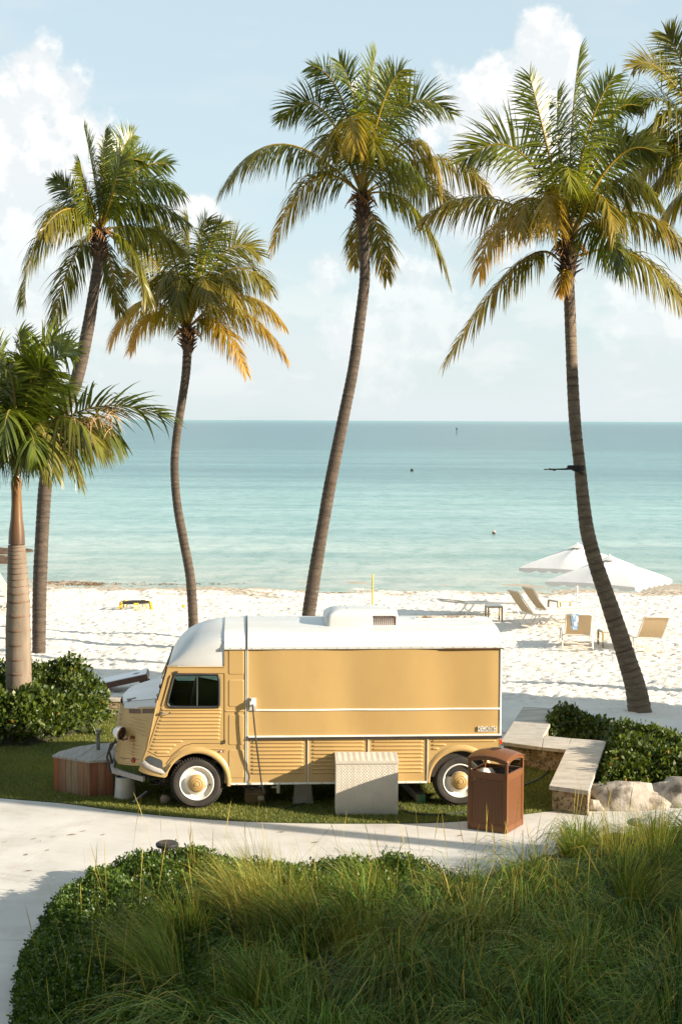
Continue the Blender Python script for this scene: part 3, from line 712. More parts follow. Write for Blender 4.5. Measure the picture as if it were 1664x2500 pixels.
# rust streak below the bracket: thin stained strip of paint
mb = MB(); c0 = zt(350, 850); pts = [(350, 852, 8), (346, 900, 7), (342, 960, 6), (336, 1020, 5), (333, 1075, 3)]
rows = []
for zx, zy, w in pts:
    rows.append([tuple(Vector(nose_pt(*zt(zx + s * w, zy))) + Vector((-.006, -.018, 0))) for s in (-1, 1)])
mb.grid(rows); mb.build('rust_streak', mat('rust_stain', (.40, .19, .05), (.55, .33, .09), rough=.7, scale=25), nose)
p = Vector(nose_pt(*zt(350, 1128))); mb = MB(); mb.lathe([(.0, -.035), (.018, -.034), (.030, -.022), (.034, -.004), (.037, 0)], 16, 'Y', tuple(p)); mb.build('indicator', M_red, nose, smooth=50)
p = Vector(nose_pt(*zt(222, 1118))); mb = MB(); mb.lathe([(0, -.012), (.010, -.010), (.013, 0)], 10, 'Y', tuple(p)); mb.build('bolt', M_steel, nose)
line2([tuple(Vector(nose_pt(t, zbot + (low_l[1] - zbot) * (1 - t) + .012)) + Vector((-.002, -.004, 0))) for t in np.linspace(0, 1, 8)], lambda *p: p, .011, 'lower_lip', M_yel, nose)
line2([tuple(Vector(nose_pt(t, zbot + (low_l[1] - zbot) * (1 - t) + .085)) + Vector((-.002, -.001, 0))) for t in np.linspace(0.1, .97, 8)], lambda *p: p, .003, 'lip_seam', M_rust, nose)
# number plate holder and bumper in front
mb = MB(); bx = f1[0]
mb.beam((bx - .10, .45, zbot - .10), (bx + .35, .12, zbot - .15), .05, .07); mb.beam((bx - .10, .45, zbot - .10), (bx - .12, VW - .45, zbot - .10), .05, .07)
mb.build('bumper', M_greyp, van, bevel=.005)
mb = MB(); mb.tube([(bx - .10, .35, zbot - .12), (bx - .15, .33, zbot + .10), (bx - .10, .33, zbot + .27), (bx - .02, .36, zbot + .30)], .016, 6); mb.tube([(bx - .10, .7, zbot - .12), (bx - .15, .7, zbot + .1), (bx - .06, .7, zbot + .26)], .016, 6)
mb.build('tow_frame', M_black, van, smooth=50)

# --- cab roof
eave = topL[1]; xs_ = [q1(779, 300)[0]]
prof = [(779, 155), (740, 158), (690, 168), (640, 182), (590, 202), (550, 226), (515, 256), (487, 288), (465, 318), (449, 345), (441, 362)]
def sect(n=41):
    h = [(0, eave), (0, (eave + ZD) / 2), (0, ZD), (.0, ZD + .03), (.03, ZD + .085), (.08, ZD + .130), (.16, ZD + .163), (.30, ZD + .188), (.5, ZD + .212), (.75, ZD + .232), (MID, ZD + .24)]
    h = h + [(VW - y, z) for y, z in h[-2::-1]]; A = np.array(h); d = np.concatenate([[0], np.cumsum(np.linalg.norm(np.diff(A, axis=0), axis=1))]); q = np.linspace(0, d[-1], n)
    return np.interp(q, d, A[:, 0]), np.interp(q, d, A[:, 1])
sy, sz_ = sect(); NS = 41; ZTOP = ZD + .24
zr = q1(779, 155, .75)[1]
rows = []
for zx, zy in prof:
    x, z = q1(zx, zy, .75); z = z - zr + ZTOP - .012
    if zx == 779: x = XA
    k = (779 - zx) / 338.0; hw = MID - .012 - .09 * k ** 2; row = []
    for j in range(NS):
        a = math.pi * j / (NS - 1); c, s = math.cos(a), math.sin(a)
        ye, ze = MID - MID * math.copysign(abs(c) ** .62, c), abs(s) ** .70; zb_ = (sz_[j] - eave) / (ZTOP - eave); kk = min(1, k * 1.1) ** .8
        row.append((x, MID + ((sy[j] * (1 - kk) + ye * kk) - MID) * hw / MID, eave + (z - eave) * (zb_ * (1 - kk) + ze * kk)))
    rows.append(row)
# front lip drops to the pillar tops
lip = []
for j in range(NS):
    p = rows[-1][j]; k = (p[2] - eave) / (rows[-1][NS // 2][2] - eave); lip.append((topL[0] + (p[0] - topL[0]) * k ** .9 - .014, p[1], eave + (p[2] - .035 - eave) * max(k, 0)))
mb = MB(); mb.grid(rows); mb.add(list(rows[-1]) + lip, [(j, j + 1, NS + j + 1, NS + j) for j in range(NS - 1)])
croof = mb.build('cab_roof', M_white, van, smooth=50)
line2([(topL[0] - .01, -.004, eave), (topR[0], -.004, topR[1])], lambda *p: p, .009, 'gutter', M_yel, croof)
# windscreen in two panes
wt = [(lip[j][0], lip[j][1], lip[j][2]) for j in range(8, NS - 8)]
NW = len(wt) - 1; wb = [(XW + .02, .06 + (VW - .12) * k / NW, zw + .02 + .20 * math.sin(math.pi * k / NW)) for k in range(NW + 1)]
for a, b in ((0, NW // 2), (NW // 2, NW)):
    mb = MB(); mb.grid([wt[a:b + 1], wb[a:b + 1]]); mb.build('windscreen', M_glass, van)
line2(wt, lambda *p: p, .02, 'windscreen_frame', M_black, van)
line2([lip[4], (XW + .0, .015, zw)], lambda *p: p, .020, 'windscreen_seal', M_black, van)
line2([wt[NW // 2], wb[NW // 2]], lambda *p: p, .018, 'windscreen_post', M_yel, van)
p0 = Vector(lip[4]); p1 = Vector((XW, .015, zw)); d = (p1 - p0)
for t in (.05, .3, .52, .55, .78, .93):
    c = p0 + d * t; mb = MB(); mb.tube([c + Vector((-.02, -.005, .02)), c + Vector((-.035, -.01, 0)), c + Vector((-.018, -.01, -.035))], .007, 5); mb.build('screen_clip', M_rust, van)
# interior
mb = MB(); mb.box((-.35, .25, .95), (.15, .80, 1.08)); mb.beam((.12, .25 + .27, 1.02), (.24, .25 + .27, 1.62), .55, .1); mb.build('seat', M_seat, van, bevel=.03)
mb = MB(); c = Vector((-.42, .50, 1.32)); n = Vector((.55, 0, .83)); a1 = Vector((0, 1, 0)); a2 = n.cross(a1)
mb.tube([c + (a1 * math.cos(2 * math.pi * k / 24) + a2 * math.sin(2 * math.pi * k / 24)) * .20 for k in range(25)], .013, 6, cap=False); mb.tube([c, c - n * .45], .016, 6)
for k in (0, 2, 4): mb.tube([c, c + (a1 * math.cos(k * 1.05) + a2 * math.sin(k * 1.05)) * .2], .009, 5)
mb.build('steering_wheel', mat('wheel_plastic', (.30, .29, .27), rough=.4), van, smooth=50)
mb = MB(); mb.box((XA - .03, .03, ZSILL), (XA, VW - .03, 2.2)); mb.box((mid_l[0] + .03, .04, .9), (mid_l[0] + .12, VW - .04, 1.26)); mb.box((low_l[0] + .1, .06, .60), (XA, VW - .06, .64)); mb.build('bulkhead', M_dark, van)

# --- pillar panel between cab and body
col = [(XA, ZSILL), (XB - .012, ZSILL), (XB - .012, ZD), (XA, ZD)]
for yy, s in ((0, 1), (VW, -1)):
    mb = MB(); mb.slab(col, lambda x, z: (x, yy, z), (0, .03 * s, 0)); pc = mb.build('pillar_panel', M_yel, van)
    if s == 1:
        for a, b in ((345, 515), (546, 720), (768, 965), (993, 1176)):
            x0, z1 = q1(803, a); x1, z0 = q1(904, b)
            o = rrect(x0, z0, x1, z1, .025); i = rrect(x0 + .012, z0 + .012, x1 - .012, z1 - .012, .018)
            mb = MB(); n = len(o); mb.add([(x, .001, z) for x, z in o] + [(x, -.007, z) for x, z in i], [(k, (k + 1) % n, n + (k + 1) % n, n + k) for k in range(n)] + [tuple(range(n, 2 * n))])
            mb.build('pressed_panel', M_yel, pc, smooth=12)
        z = q1(850, 747)[1]; mb = MB(); rib(mb, XA, XB - .012, z, 0, .028, .012); mb.build('trim_strip', M_yel, pc)
# white joint strip
mb = MB(); mb.box((XB - .012, -.010, ZSILL), (XB - .004, .0, ZD)); mb.box((XB + .006, -.012, ZSILL), (XB + .016, .0, ZD)); mb.build('joint_strip', M_trim, van)
mb = MB(); mb.box((XB - .004, -.004, ZSILL), (XB + .006, .0, ZD)); mb.build('joint_gap', M_black, van)

# --- body side: gently buckled sheet
def wave(x):
    u = (x - XB) / (XR - XB); lam = .42
    return .0125 * math.sin(2 * math.pi * (u - .08) / lam + math.pi) * (.8 + .4 * u) - .012 * math.sin(math.pi * u) + .002 * math.sin(2 * math.pi * u * 5.3 + 1)
def wy(x, z):
    u = (x - XB) / (XR - XB); e = min(1, u / .05, (1 - u) / .05)
    zz = (z - ZRAIL) / (ZD - ZRAIL)
    return wave(x + .10 * (zz - .5)) * e * (.55 + .45 * math.sin(math.pi * min(1, max(0, zz * .8 + .15))))
def body_sheet(z0, z1, nz=8, nx=70, y0=0.0, s=1):
    return [[(XB + .016 + (XR - XB - .016) * i / nx, y0 + s * wy(XB + (XR - XB) * i / nx, z0 + (z1 - z0) * k / nz), z0 + (z1 - z0) * k / nz) for i in range(nx + 1)] for k in range(nz + 1)]
mb = MB(); mb.grid(body_sheet(ZRAIL, ZST - .012)); body = mb.build('side_panel', M_yel, van, smooth=60, fix=False)
mb = MB(); mb.grid(body_sheet(ZST + .012, ZD)); mb.build('side_panel', M_yel, van, smooth=60, fix=False)
for o in [x for x in van.children if x.name.startswith('side_panel')]:
    o.data.flip_normals() if o.data.polygons[0].normal.y > 0 else None
mb = MB(); xs2 = np.linspace(XB + .016, XR, 70)
mb.grid([[(x, wy(x, ZST) + dy, ZST + dz) for x in xs2] for dy, dz in ((.002, -.013), (-.012, -.009), (-.014, 0), (-.012, .009), (.002, .013))]); mb.build('waist_strip', M_trim, van, smooth=60)
mb = MB(); mb.box((XB, VW - .02, ZSILL), (XR, VW, ZD)); mb.build('side_panel', M_yel, van)
mb = MB(); mb.box((XR - .02, .0, ZSILL), (XR, VW - .02, ZD)); rw = mb.build('rear_wall', M_yel, van)
mb = MB(); mb.box((XB, .03, ZSILL + .05), (XR - .03, VW - .03, ZD - .05)); mb.build('body_core', M_dark, van)
# corner post at the rear
mb = MB(); mb.tube([(XR, .0, ZRAIL), (XR, .0, ZD)], .014, 8); mb.build('corner_strip', M_trim, van, smooth=60)
# rubbing rail
mb = MB(); mb.box((XB + .02, -.028, ZRAIL - .004), (XR + .012, 0, ZRAIL + .018)); mb.build('rail_cap', M_trim, van, bevel=.004)
mb = MB(); mb.box((XB + .02, -.034, ZRAIL - .032), (XR + .022, 0, ZRAIL - .006)); rr = mb.build('rubbing_rail', M_black, van, bevel=.004)
# lower panels with pressed ribs
edges = [XB + .016] + [vp(u, 1850)[0] for u in (751.5, 898.5, 1042.8)] + [XR]
ribz = [q1(1000, 948)[1] - k * .0505 for k in range(9)]
rear_c = (WB, WR + .01)
for i, (a, b) in enumerate(zip(edges[:-1], edges[1:])):
    a2, b2 = a + (.007 if i else 0), b - (.007 if i < 3 else 0)
    if i < 3: poly = [(a2, ZSILL), (b2, ZSILL), (b2, ZRAIL - .034), (a2, ZRAIL - .034)]
    else: poly = [(a2, ZSILL)] + arch(rear_c, ARCH_R, 182, -2)[::1] + [(b2, ZSILL), (b2, ZRAIL - .034), (a2, ZRAIL - .034)]
    mb = MB(); mb.slab(poly, P3, (0, .02, 0))
    for k, z in enumerate(ribz):
        x0, x1 = a2 + .045, b2 - .05
        if i == 3:
            dz = z - rear_c[1]; rr_ = ARCH_R + .09
            if abs(dz) < rr_: x1 = min(x1, rear_c[0] - math.sqrt(rr_ ** 2 - dz ** 2) + .02)
        if x1 - x0 > .06: rib(mb, x0, x1, z, 0, .038, .018)
    mb.build('lower_panel', M_yel, van, smooth=45)
    if i:
        mb = MB(); mb.box((a - .0045, -.014, ZSILL), (a + .0055, .0, ZRAIL - .034)); d = mb.build('divider_strip', M_trim, van)
        mb = MB(); mb.box((a - .010, -.006, ZSILL), (a - .0045, .001, ZRAIL - .034)); mb.build('divider_gap', M_black, d)
# sill strips
x_l, x_r = arch_c[0] + ARCH_R, rear_c[0] - ARCH_R
mb = MB(); mb.box((x_l + .01, -.012, ZSILL - .026), (x_r - .005, .05, ZSILL - .001)); sill = mb.build('sill_strip', M_trim, van, bevel=.003)
for k in range(14):
    x = x_l + .1 + k * (x_r - x_l - .2) / 13; mb = MB(); mb.lathe([(0, -.016), (.006, -.015), (.007, -.011)], 8, 'Y', (x, 0, ZSILL - .013)); mb.build('bolt', M_steel, sill)
# wheel arch flares
def flare(c, r, a0, a1, w=.085):
    rows = []
    for k in range(31):
        a = R(a0 + (a1 - a0) * k / 30); e = math.sin(math.pi * min(1, max(0, (k + 2) / 34))) ** .35
        row = []
        for dr, dy in ((-.01, .02), (-.006, -.02), (.008, -.032), (.03, -.034), (.058, -.022), (.078, -.006), (.085, .004)):
            row.append((c[0] + (r + dr * e) * math.cos(a), dy * e + .004, c[1] + (r + dr * e) * math.sin(a)))
        rows.append(row)
    mb = MB(); mb.grid(rows); return mb.build('wheel_arch', M_yel, van, smooth=60)
flare(arch_c, ARCH_R - .03, -6, 158); flare(rear_c, ARCH_R - .03, -4, 184)
for c in (arch_c, rear_c):
    mb = MB(); mb.slab(arch(c, ARCH_R + .02, -10, 190, 24), lambda x, z: (x, .36, z), (0, .02, 0)); mb.grid([[(c[0] + (ARCH_R + .005) * math.cos(R(a)), y, c[1] + (ARCH_R + .005) * math.sin(R(a))) for a in range(-8, 190, 9)] for y in (.031, .37)]); mb.build('wheel_well', M_dark, van)
# lower fender skirt with step
sk = [q2(*p, -.05) for p in ((440, 1168), (408, 1262), (470, 1295), (560, 1322), (660, 1342), (745, 1354), (772, 1335), (800, 1250), (828, 1185), (742, 1305), (600, 1262), (500, 1215))]
mb = MB(); mb.slab(sk, lambda x, z: (x, -.055, z), (0, .05, 0)); mb.build('fender_skirt', M_yel, van, bevel=.006)
st = [q2(*p, -.05) for p in ((440, 1166), (500, 1213), (600, 1260), (742, 1303))]
mb = MB(); mb.grid([[(x, -.07, z + .004) for x, z in st], [(x + .06, .02, z + .035) for x, z in st]]); mb.grid([[(x, -.07, z - .006) for x, z in st], [(x, -.07, z + .004) for x, z in st]]); mb.build('step', M_greyp, van)
rc = [q2(*p) for p in ((492, 1165), (510, 1095), (530, 1075), (560, 1070), (690, 1120), (712, 1140), (718, 1165), (716, 1240), (600, 1205))]
mb = MB(); mb.slab(rc, lambda x, z: (x, -.006, z), (0, .004, 0)); mb.build('step_recess', mat('recess_shade', (.05, .06, .06), rough=.7), van)  # dark plate stands in for the shade inside the step opening
line2([q2(775, 1170), q2(830, 1100), q2(940, 1010), q2(1080, 975), q2(1515, 990)], lambda x, z: (x, -.004, z), .009, 'fender_bead', M_yel, van)
# flag badge
for k, m_ in enumerate((M_blue, M_trim, M_red)):
    x, z = q2(1442 + k * 22, 1019); mb = MB(); mb.box((x - .010, -.008, z - .009), (x + .010, .002, z + .009)); mb.build('flag_badge', m_, van)

# --- roof of the body
def roof_prof():
    h = [(-.028, ZD - .035), (-.030, ZD - .004), (-.012, ZD + .006), (.0, ZD + .03), (.03, ZD + .085), (.08, ZD + .130), (.16, ZD + .163), (.30, ZD + .188), (.5, ZD + .212), (.75, ZD + .232), (MID, ZD + .24)]
    return h + [(VW - y, z) for y, z in h[-2::-1]]
rp = roof_prof(); rows = []
for x in [XA - .002, XA + .02] + list(np.linspace(XB, XR, 24)) + [XR + .015]:
    e = 1.0 if x < XR else .985
    rows.append([(x, MID + (y - MID) * e, z if x < XR else z - .012) for y, z in rp])
mb = MB(); mb.grid(rows); mb.add(rows[-1], [tuple(range(len(rp)))]); mb.add(rows[0], [tuple(range(len(rp)))])
roof = mb.build('roof', M_white, van, smooth=40)
mb = MB(); mb.tube([(XB + .004, y, z + .006) for y, z in rp], .010, 6); mb.build('roof_strap', M_strap, roof, smooth=60)
for k in range(26):
    x = XA + .08 + k * (XR - XA - .15) / 25; mb = MB(); mb.lathe([(0, -.006), (.005, -.005), (.006, 0)], 8, 'Y', (x, -.029, ZD - .02)); mb.build('rivet', M_greyp, roof)
mb = MB(); mb.box((XR - .75, -.034, ZD - .042), (XR + .03, -.020, ZD - .030)); mb.build('gutter_rust', M_rust, roof)
for yy, x0, x1 in ((.62, XR - 1.3, XR - .35), (.9, XR - 1.05, XR - .05), (.38, XR - .9, XR - .12)):
    z = np.interp(yy, [p[0] for p in rp[:11]], [p[1] for p in rp[:11]]); mb = MB(); mb.box((x0, yy - .012, z - .01), (x1, yy + .012, z + .010)); mb.build('roof_seam', M_trim, roof, bevel=.004)
z = rp[10][1]; mb = MB(); mb.box((XR - 1.0, .93, z - .01), (XR - .2, 1.0, z + .035)); mb.build('awning_track', mat('weathered_strip', (.6, .57, .5), (.16, .10, .06), rough=.8, scale=14, lo=.45, hi=.6), roof)
# rust smears on the roof behind the unit
M_smear = mat('roof_stain', (.55, .50, .42), (.36, .24, .13), rough=.7, scale=18, lo=.4, hi=.65, stretch=(.3, 1, 1))

# --- air conditioner
ax0, az0 = vp(793, 1533, .42); ax1, _ = vp(973, 1533, .42)
ac = empty('air_conditioner', (0, 0, 0)); ac.parent = van
y0, y1, zb, zt_ = .42, 1.14, az0 - .004, az0 + .255
def acring(ix, iy, z, r):
    return [(x, y, z) for x, y in rrect(ax0 + ix[0], y0 + iy, ax1 - ix[1], y1 - iy, r, 6)]
rws = [acring((.0, .0), 0, zb, .08), acring((0, 0), 0, zb + .03, .08), acring((.005, .003), .004, zb + .13, .08), acring((.03, .008), .012, zb + .18, .08), acring((.09, .015), .05, zb + .215, .08), acring((.16, .03), .13, zb + .238, .08), acring((.22, .07), .2, zb + .245, .06)]
mb = MB(); mb.grid(rws, close=True); n = len(rws[0]); mb.add(rws[-1], [tuple(range(n))]); shell = mb.build('shell', M_white, ac, smooth=50)
mb = MB(); mb.add([(x, y, z - .03) for x, y, z in rws[0]] + [(x, y, z) for x, y, z in rws[0]], [(k, (k + 1) % n, n + (k + 1) % n, n + k) for k in range(n)]); mb.build('gasket', M_rust, ac)
for k in range(12):
    x = ax1 - .335 + k * .0262; mb = MB(); mb.box((x, y0 - .001, zb + .035), (x + .012, y0 + .012, zb + .165)); mb.build('vent_slot', M_rust, ac)
for x, y in ((ax0 + .3, .62), (ax1 - .12, .62), (ax0 + .3, .96), (ax1 - .15, .96)):
    mb = MB(); mb.lathe([(0, .006), (.010, .005), (.012, -.01)], 8, 'Z', (x, y, zb + .244 if .6 < y < .97 else zb + .22)); mb.build('bolt', M_dark, ac)

# --- wheels
def wheel(name, x, y, s=1):
    w = empty(name, (x, y, WR)); w.parent = van
    if s < 0: w.rotation_euler = (0, 0, math.pi)
    mb = MB(); mb.lathe([(.225, .01), (.235, -.012), (.262, -.022), (.300, -.018), (.322, .004), (.334, .03), (.334, .13), (.322, .155), (.29, .18), (.23, .17)], 48, 'Y')
    for k in range(56):
        a = 2 * math.pi * k / 56; c, s2 = math.cos(a), math.sin(a); d = .5 * .0195
        for (ya, yb, r0, r1, sh) in ((-.006, .05, .318, .347, 0), (.058, .105, .33, .347, .03), (.112, .165, .318, .347, 0)):
            a2 = a + sh; c2, s3 = math.cos(a2), math.sin(a2); t = Vector((-s3, 0, c2)); r = Vector((c2, 0, s3))
            vs = []
            for rr2, k2 in ((r0, 1.0), (r1, .8)):
                for yy, tt in ((ya + (.012 if rr2 == r1 and ya < 0 else 0), -d * k2), (ya + (.012 if rr2 == r1 and ya < 0 else 0), d * k2), (yb, d * k2), (yb, -d * k2)): vs.append(r * rr2 + t * tt + Vector((0, yy, 0)))
            mb.add(vs, [(4, 5, 6, 7), (0, 1, 5, 4), (1, 2, 6, 5), (2, 3, 7, 6), (3, 0, 4, 7)])
    mb.build('tyre', M_tyre, w, smooth=35)
    mb = MB(); mb.lathe([(.228, .02), (.228, -.014), (.218, -.020), (.208, -.006), (.196, .010), (.165, .026), (.135, .010), (.118, -.004), (.0, -.004)], 40, 'Y')
    rim = mb.build('rim', M_trim, w, smooth=45)
    mb = MB(); mb.lathe([(.120, -.003), (.118, -.030), (.105, -.052), (.080, -.064), (.078, -.060), (.066, -.062), (.062, -.070), (.046, -.075), (.044, -.070), (.032, -.072), (.027, -.082), (.0, -.088)], 36, 'Y')
    mb.build('hub_cap', M_yel, w, smooth=35)
    mb = MB(); mb.tube([(.17, .02, -.02), (.175, -.03, -.025)], .007, 6); mb.build('valve', M_black, rim)
wheel('wheel', 0, .03); wheel('wheel', WB, .03); wheel('wheel', 0, VW - .03, -1); wheel('wheel', WB, VW - .03, -1)
# chassis
mb = MB(); mb.box((-.5, .25, .30), (WB + .5, .40, .40)); mb.box((-.5, VW - .40, .30), (WB + .5, VW - .25, .40)); mb.box((.6, .42, .26), (2.6, VW - .42, .36)); mb.box((XB, .06, ZSILL - .03), (XR - .1, VW - .06, ZSILL + .04))
mb.tube([(0, .2, WR), (0, VW - .2, WR)], .04, 8); mb.tube([(WB, .2, WR), (WB, VW - .2, WR)], .05, 8); mb.box((-.75, .45, .32), (-.3, VW - .45, .6)); mb.build('chassis', M_dark, van)
mb = MB(); mb.tube([(-.72, .35, .50), (-.62, .30, .34), (-.45, .28, .27), (-.2, .3, .28)], .012, 6); mb.box((-.62, .28, .27), (-.15, .5, .285)); mb.build('exhaust_bracket', M_black, van)
x, z = vp(679, 1925, .25); mb = MB(); mb.tube([(x, .25, z + .09), (x, .25, z - .06)], [.026, .024], 10); mb.tube([(x - .09, .25, z + .02), (x, .25, z + .02)], .015, 8); mb.build('drain_valve', M_trim, van, smooth=50)
# tail light
x, z = XR, q3(1228, 948)[1]; mb = MB(); mb.box((x, .03, z - .03), (x + .035, .12, z + .03)); mb.build('tail_light', M_tailred, van, bevel=.006)
# letters
fc = bpy.data.curves.new('badge', 'FONT'); fc.body = 'DEMONTH'; fc.size = .082; fc.extrude = .006; fc.space_character = 1.12; fc.offset = .001
x, z = q3(1085, 872); fo = link('badge_text', fc, M_trim, van); fo.location = (x, wy(x + .1, z) - .010, z); fo.rotation_euler = (R(90), 0, 0)
x2 = q3(1200, 872)[0]; mb = MB(); mb.box((x, wy(x + .1, z) - .012, z - .010), (x2, wy(x, z) + .002, z - .004)); mb.build('badge_bar', M_trim, van)
bpy.context.view_layer.update(); _me = bpy.data.meshes.new_from_object(fo.evaluated_get(bpy.context.evaluated_depsgraph_get())); kx = (x2 - x) / max(fo.dimensions.x, .01)
fo2 = link('badge_letters', _me, None, van); fo2.location = fo.location; fo2.rotation_euler = fo.rotation_euler; fo2.scale = (kx, 1, 1)
bpy.data.objects.remove(fo)
if not _me.materials: _me.materials.append(M_trim)
# power inlet
x0, z1 = q1(936, 660); x1, z0 = q1(982, 742); inl = MB(); inl.box((x0, -.028, z0), (x1, .0, z1)); inl = inl.build('power_inlet', mat('inlet_grey', (.5, .47, .42), (.42, .38, .33), rough=.5, scale=9), van, bevel=.004)
cx_, cz_ = q1(958, 692); mb = MB(); mb.lathe([(0, -.085), (.035, -.083), (.043, -.07), (.043, -.05), (.03, -.028)], 18, 'Y', (cx_, 0, cz_)); mb.box((cx_ - .016, -.05, cz_ + .03), (cx_ + .016, -.026, cz_ + .062)); mb.build('plug', M_trim, inl, smooth=40)
# power cable: down the side, over the turf
def world_v(x, y, z): return van.matrix_world @ Vector((x, y, z))
bpy.context.view_layer.update()
pts = [(958, 705, -.09), (966, 800, -.10), (985, 980, -.10), (1005, 1130, -.07), (1022, 1250, -.05)]
cp = [world_v(q1(a, b, y)[0], y, q1(a, b, y)[1]) for a, b, y in pts]
cp += [G(250 + 1050 / 2.6133, 1450 + 1318 / 2.6133, .02), G(250 + 1085 / 2.6133, 1450 + 1352 / 2.6133, .012), G(250 + 1140 / 2.6133, 1450 + 1370 / 2.6133, .012), G(720, 1968, .012), G(780, 1950, .012), G(840, 1935, .02)]
mb = MB(); mb.tube([tuple(q) for q in catmull(cp, 6)], .011, 6)
tag(mb.build('power_cable', M_black, smooth=60), 'black power cable hanging from the van side socket to the turf', 'cable')
# ------------------------------------------------------------------ things round the van
# diamond plate box
M_plate = mat('tread_plate', (0.58, 0.53, 0.45), (0.52, 0.47, 0.39), rough=.42, scale=3, spec=.5, col3=(.4, .33, .25), scale3=7, amt3=.3)
def plate_box():
    c = G(819.5, 1990); c2 = G(971, 1990); w = (c2 - c).length; d = .36; h = .705
    b = empty('tread_plate_box', (c.x, c.y, 0), YAW * .6, 'waist-high grey tread-plate metal cover standing against the van side', 'box')
    def face(nu, nv, f, up, name, m=M_plate):
        mb = MB(); o, eu, ev, n = f; mb.add([o, o + eu, o + eu + ev, o + ev], [(0, 1, 2, 3)])
        U, W = eu.length, ev.length; du, dv = eu / U, ev / W
        i = 0; v = .03
        while v < W - .02:
            u = .03 + (.019 if i % 2 else 0); k = 0
            while u < U - .02:
                s = 1 if (k + i) % 2 else -1
                p = o + du * u + dv * v; a = (du + dv * s) * .012; q = (du * -s + dv) * .0042
                mb.add([p - a, p + q * s, p + a, p - q * s, p + n * .0045], [(0, 1, 4), (1, 2, 4), (2, 3, 4), (3, 0, 4)])
                u += .038; k += 1
            v += .021; i += 1
        return mb.build(name, m, b, fix=False)
    Vc = Vector
    mb = MB(); mb.box((.004, .004, 0.01), (w - .004, d, h - .012)); mb.build('core', M_plate, b)
    face(0, 0, (Vc((0, 0, 0)), Vc((w, 0, 0)), Vc((0, 0, h - .03)), Vc((0, -1, 0))), 0, 'front_sheet')
    face(0, 0, (Vc((0, d, 0)), Vc((0, -d, 0)), Vc((0, 0, h)), Vc((-1, 0, 0))), 0, 'side_sheet')
    face(0, 0, (Vc((w, 0, 0)), Vc((0, d, 0)), Vc((0, 0, h)), Vc((1, 0, 0))), 0, 'side_sheet')
    face(0, 0, (Vc((-.006, -.012, h)), Vc((w + .012, 0, 0)), Vc((0, d + .01, .045)), Vc((0, 0, 1))), 0, 'lid')
    mb = MB(); mb.box((-.006, -.013, h - .032), (w + .006, -.003, h + .001)); mb.build('lid_edge', M_plate, b)
plate_box()

# litter bin
M_bin = mat('bin_brown', (0.165, 0.062, 0.019), (0.14, 0.052, 0.016), rough=.38, scale=3, spec=.4, col3=(.26, .15, .08), scale3=9, amt3=.12)
def perf_mat():
    m = mat('bin_mesh', (0.165, 0.062, 0.019), rough=.45); nt = m.node_tree; N = nt.nodes; Lk = nt.links
    tc = N.new('ShaderNodeTexCoord'); sp = N.new('ShaderNodeSeparateXYZ'); Lk.new(tc.outputs['Object'], sp.inputs[0])
    def mth(op, a, b=None):
        n = N.new('ShaderNodeMath'); n.operation = op
        for i, x in enumerate((a, b)):
            if x is None: continue
            if isinstance(x, (int, float)): n.inputs[i].default_value = x
            else: Lk.new(x, n.inputs[i])
        return n.outputs[0]
    S = 52.0
    def cell(x): return mth('SUBTRACT', mth('FRACT', mth('MULTIPLY', x, S)), .5)
    a = cell(sp.outputs[0]); b = cell(sp.outputs[2])
    r = mth('MAXIMUM', mth('ABSOLUTE', a), mth('ABSOLUTE', b)); hole = mth('LESS_THAN', r, .25)
    tr = N.new('ShaderNodeBsdfTransparent'); ms = N.new('ShaderNodeMixShader'); Lk.new(hole, ms.inputs[0])
    Lk.new(N['Principled BSDF'].outputs[0], ms.inputs[1]); Lk.new(tr.outputs[0], ms.inputs[2]); Lk.new(ms.outputs[0], N['Material Output'].inputs[0])
    return m
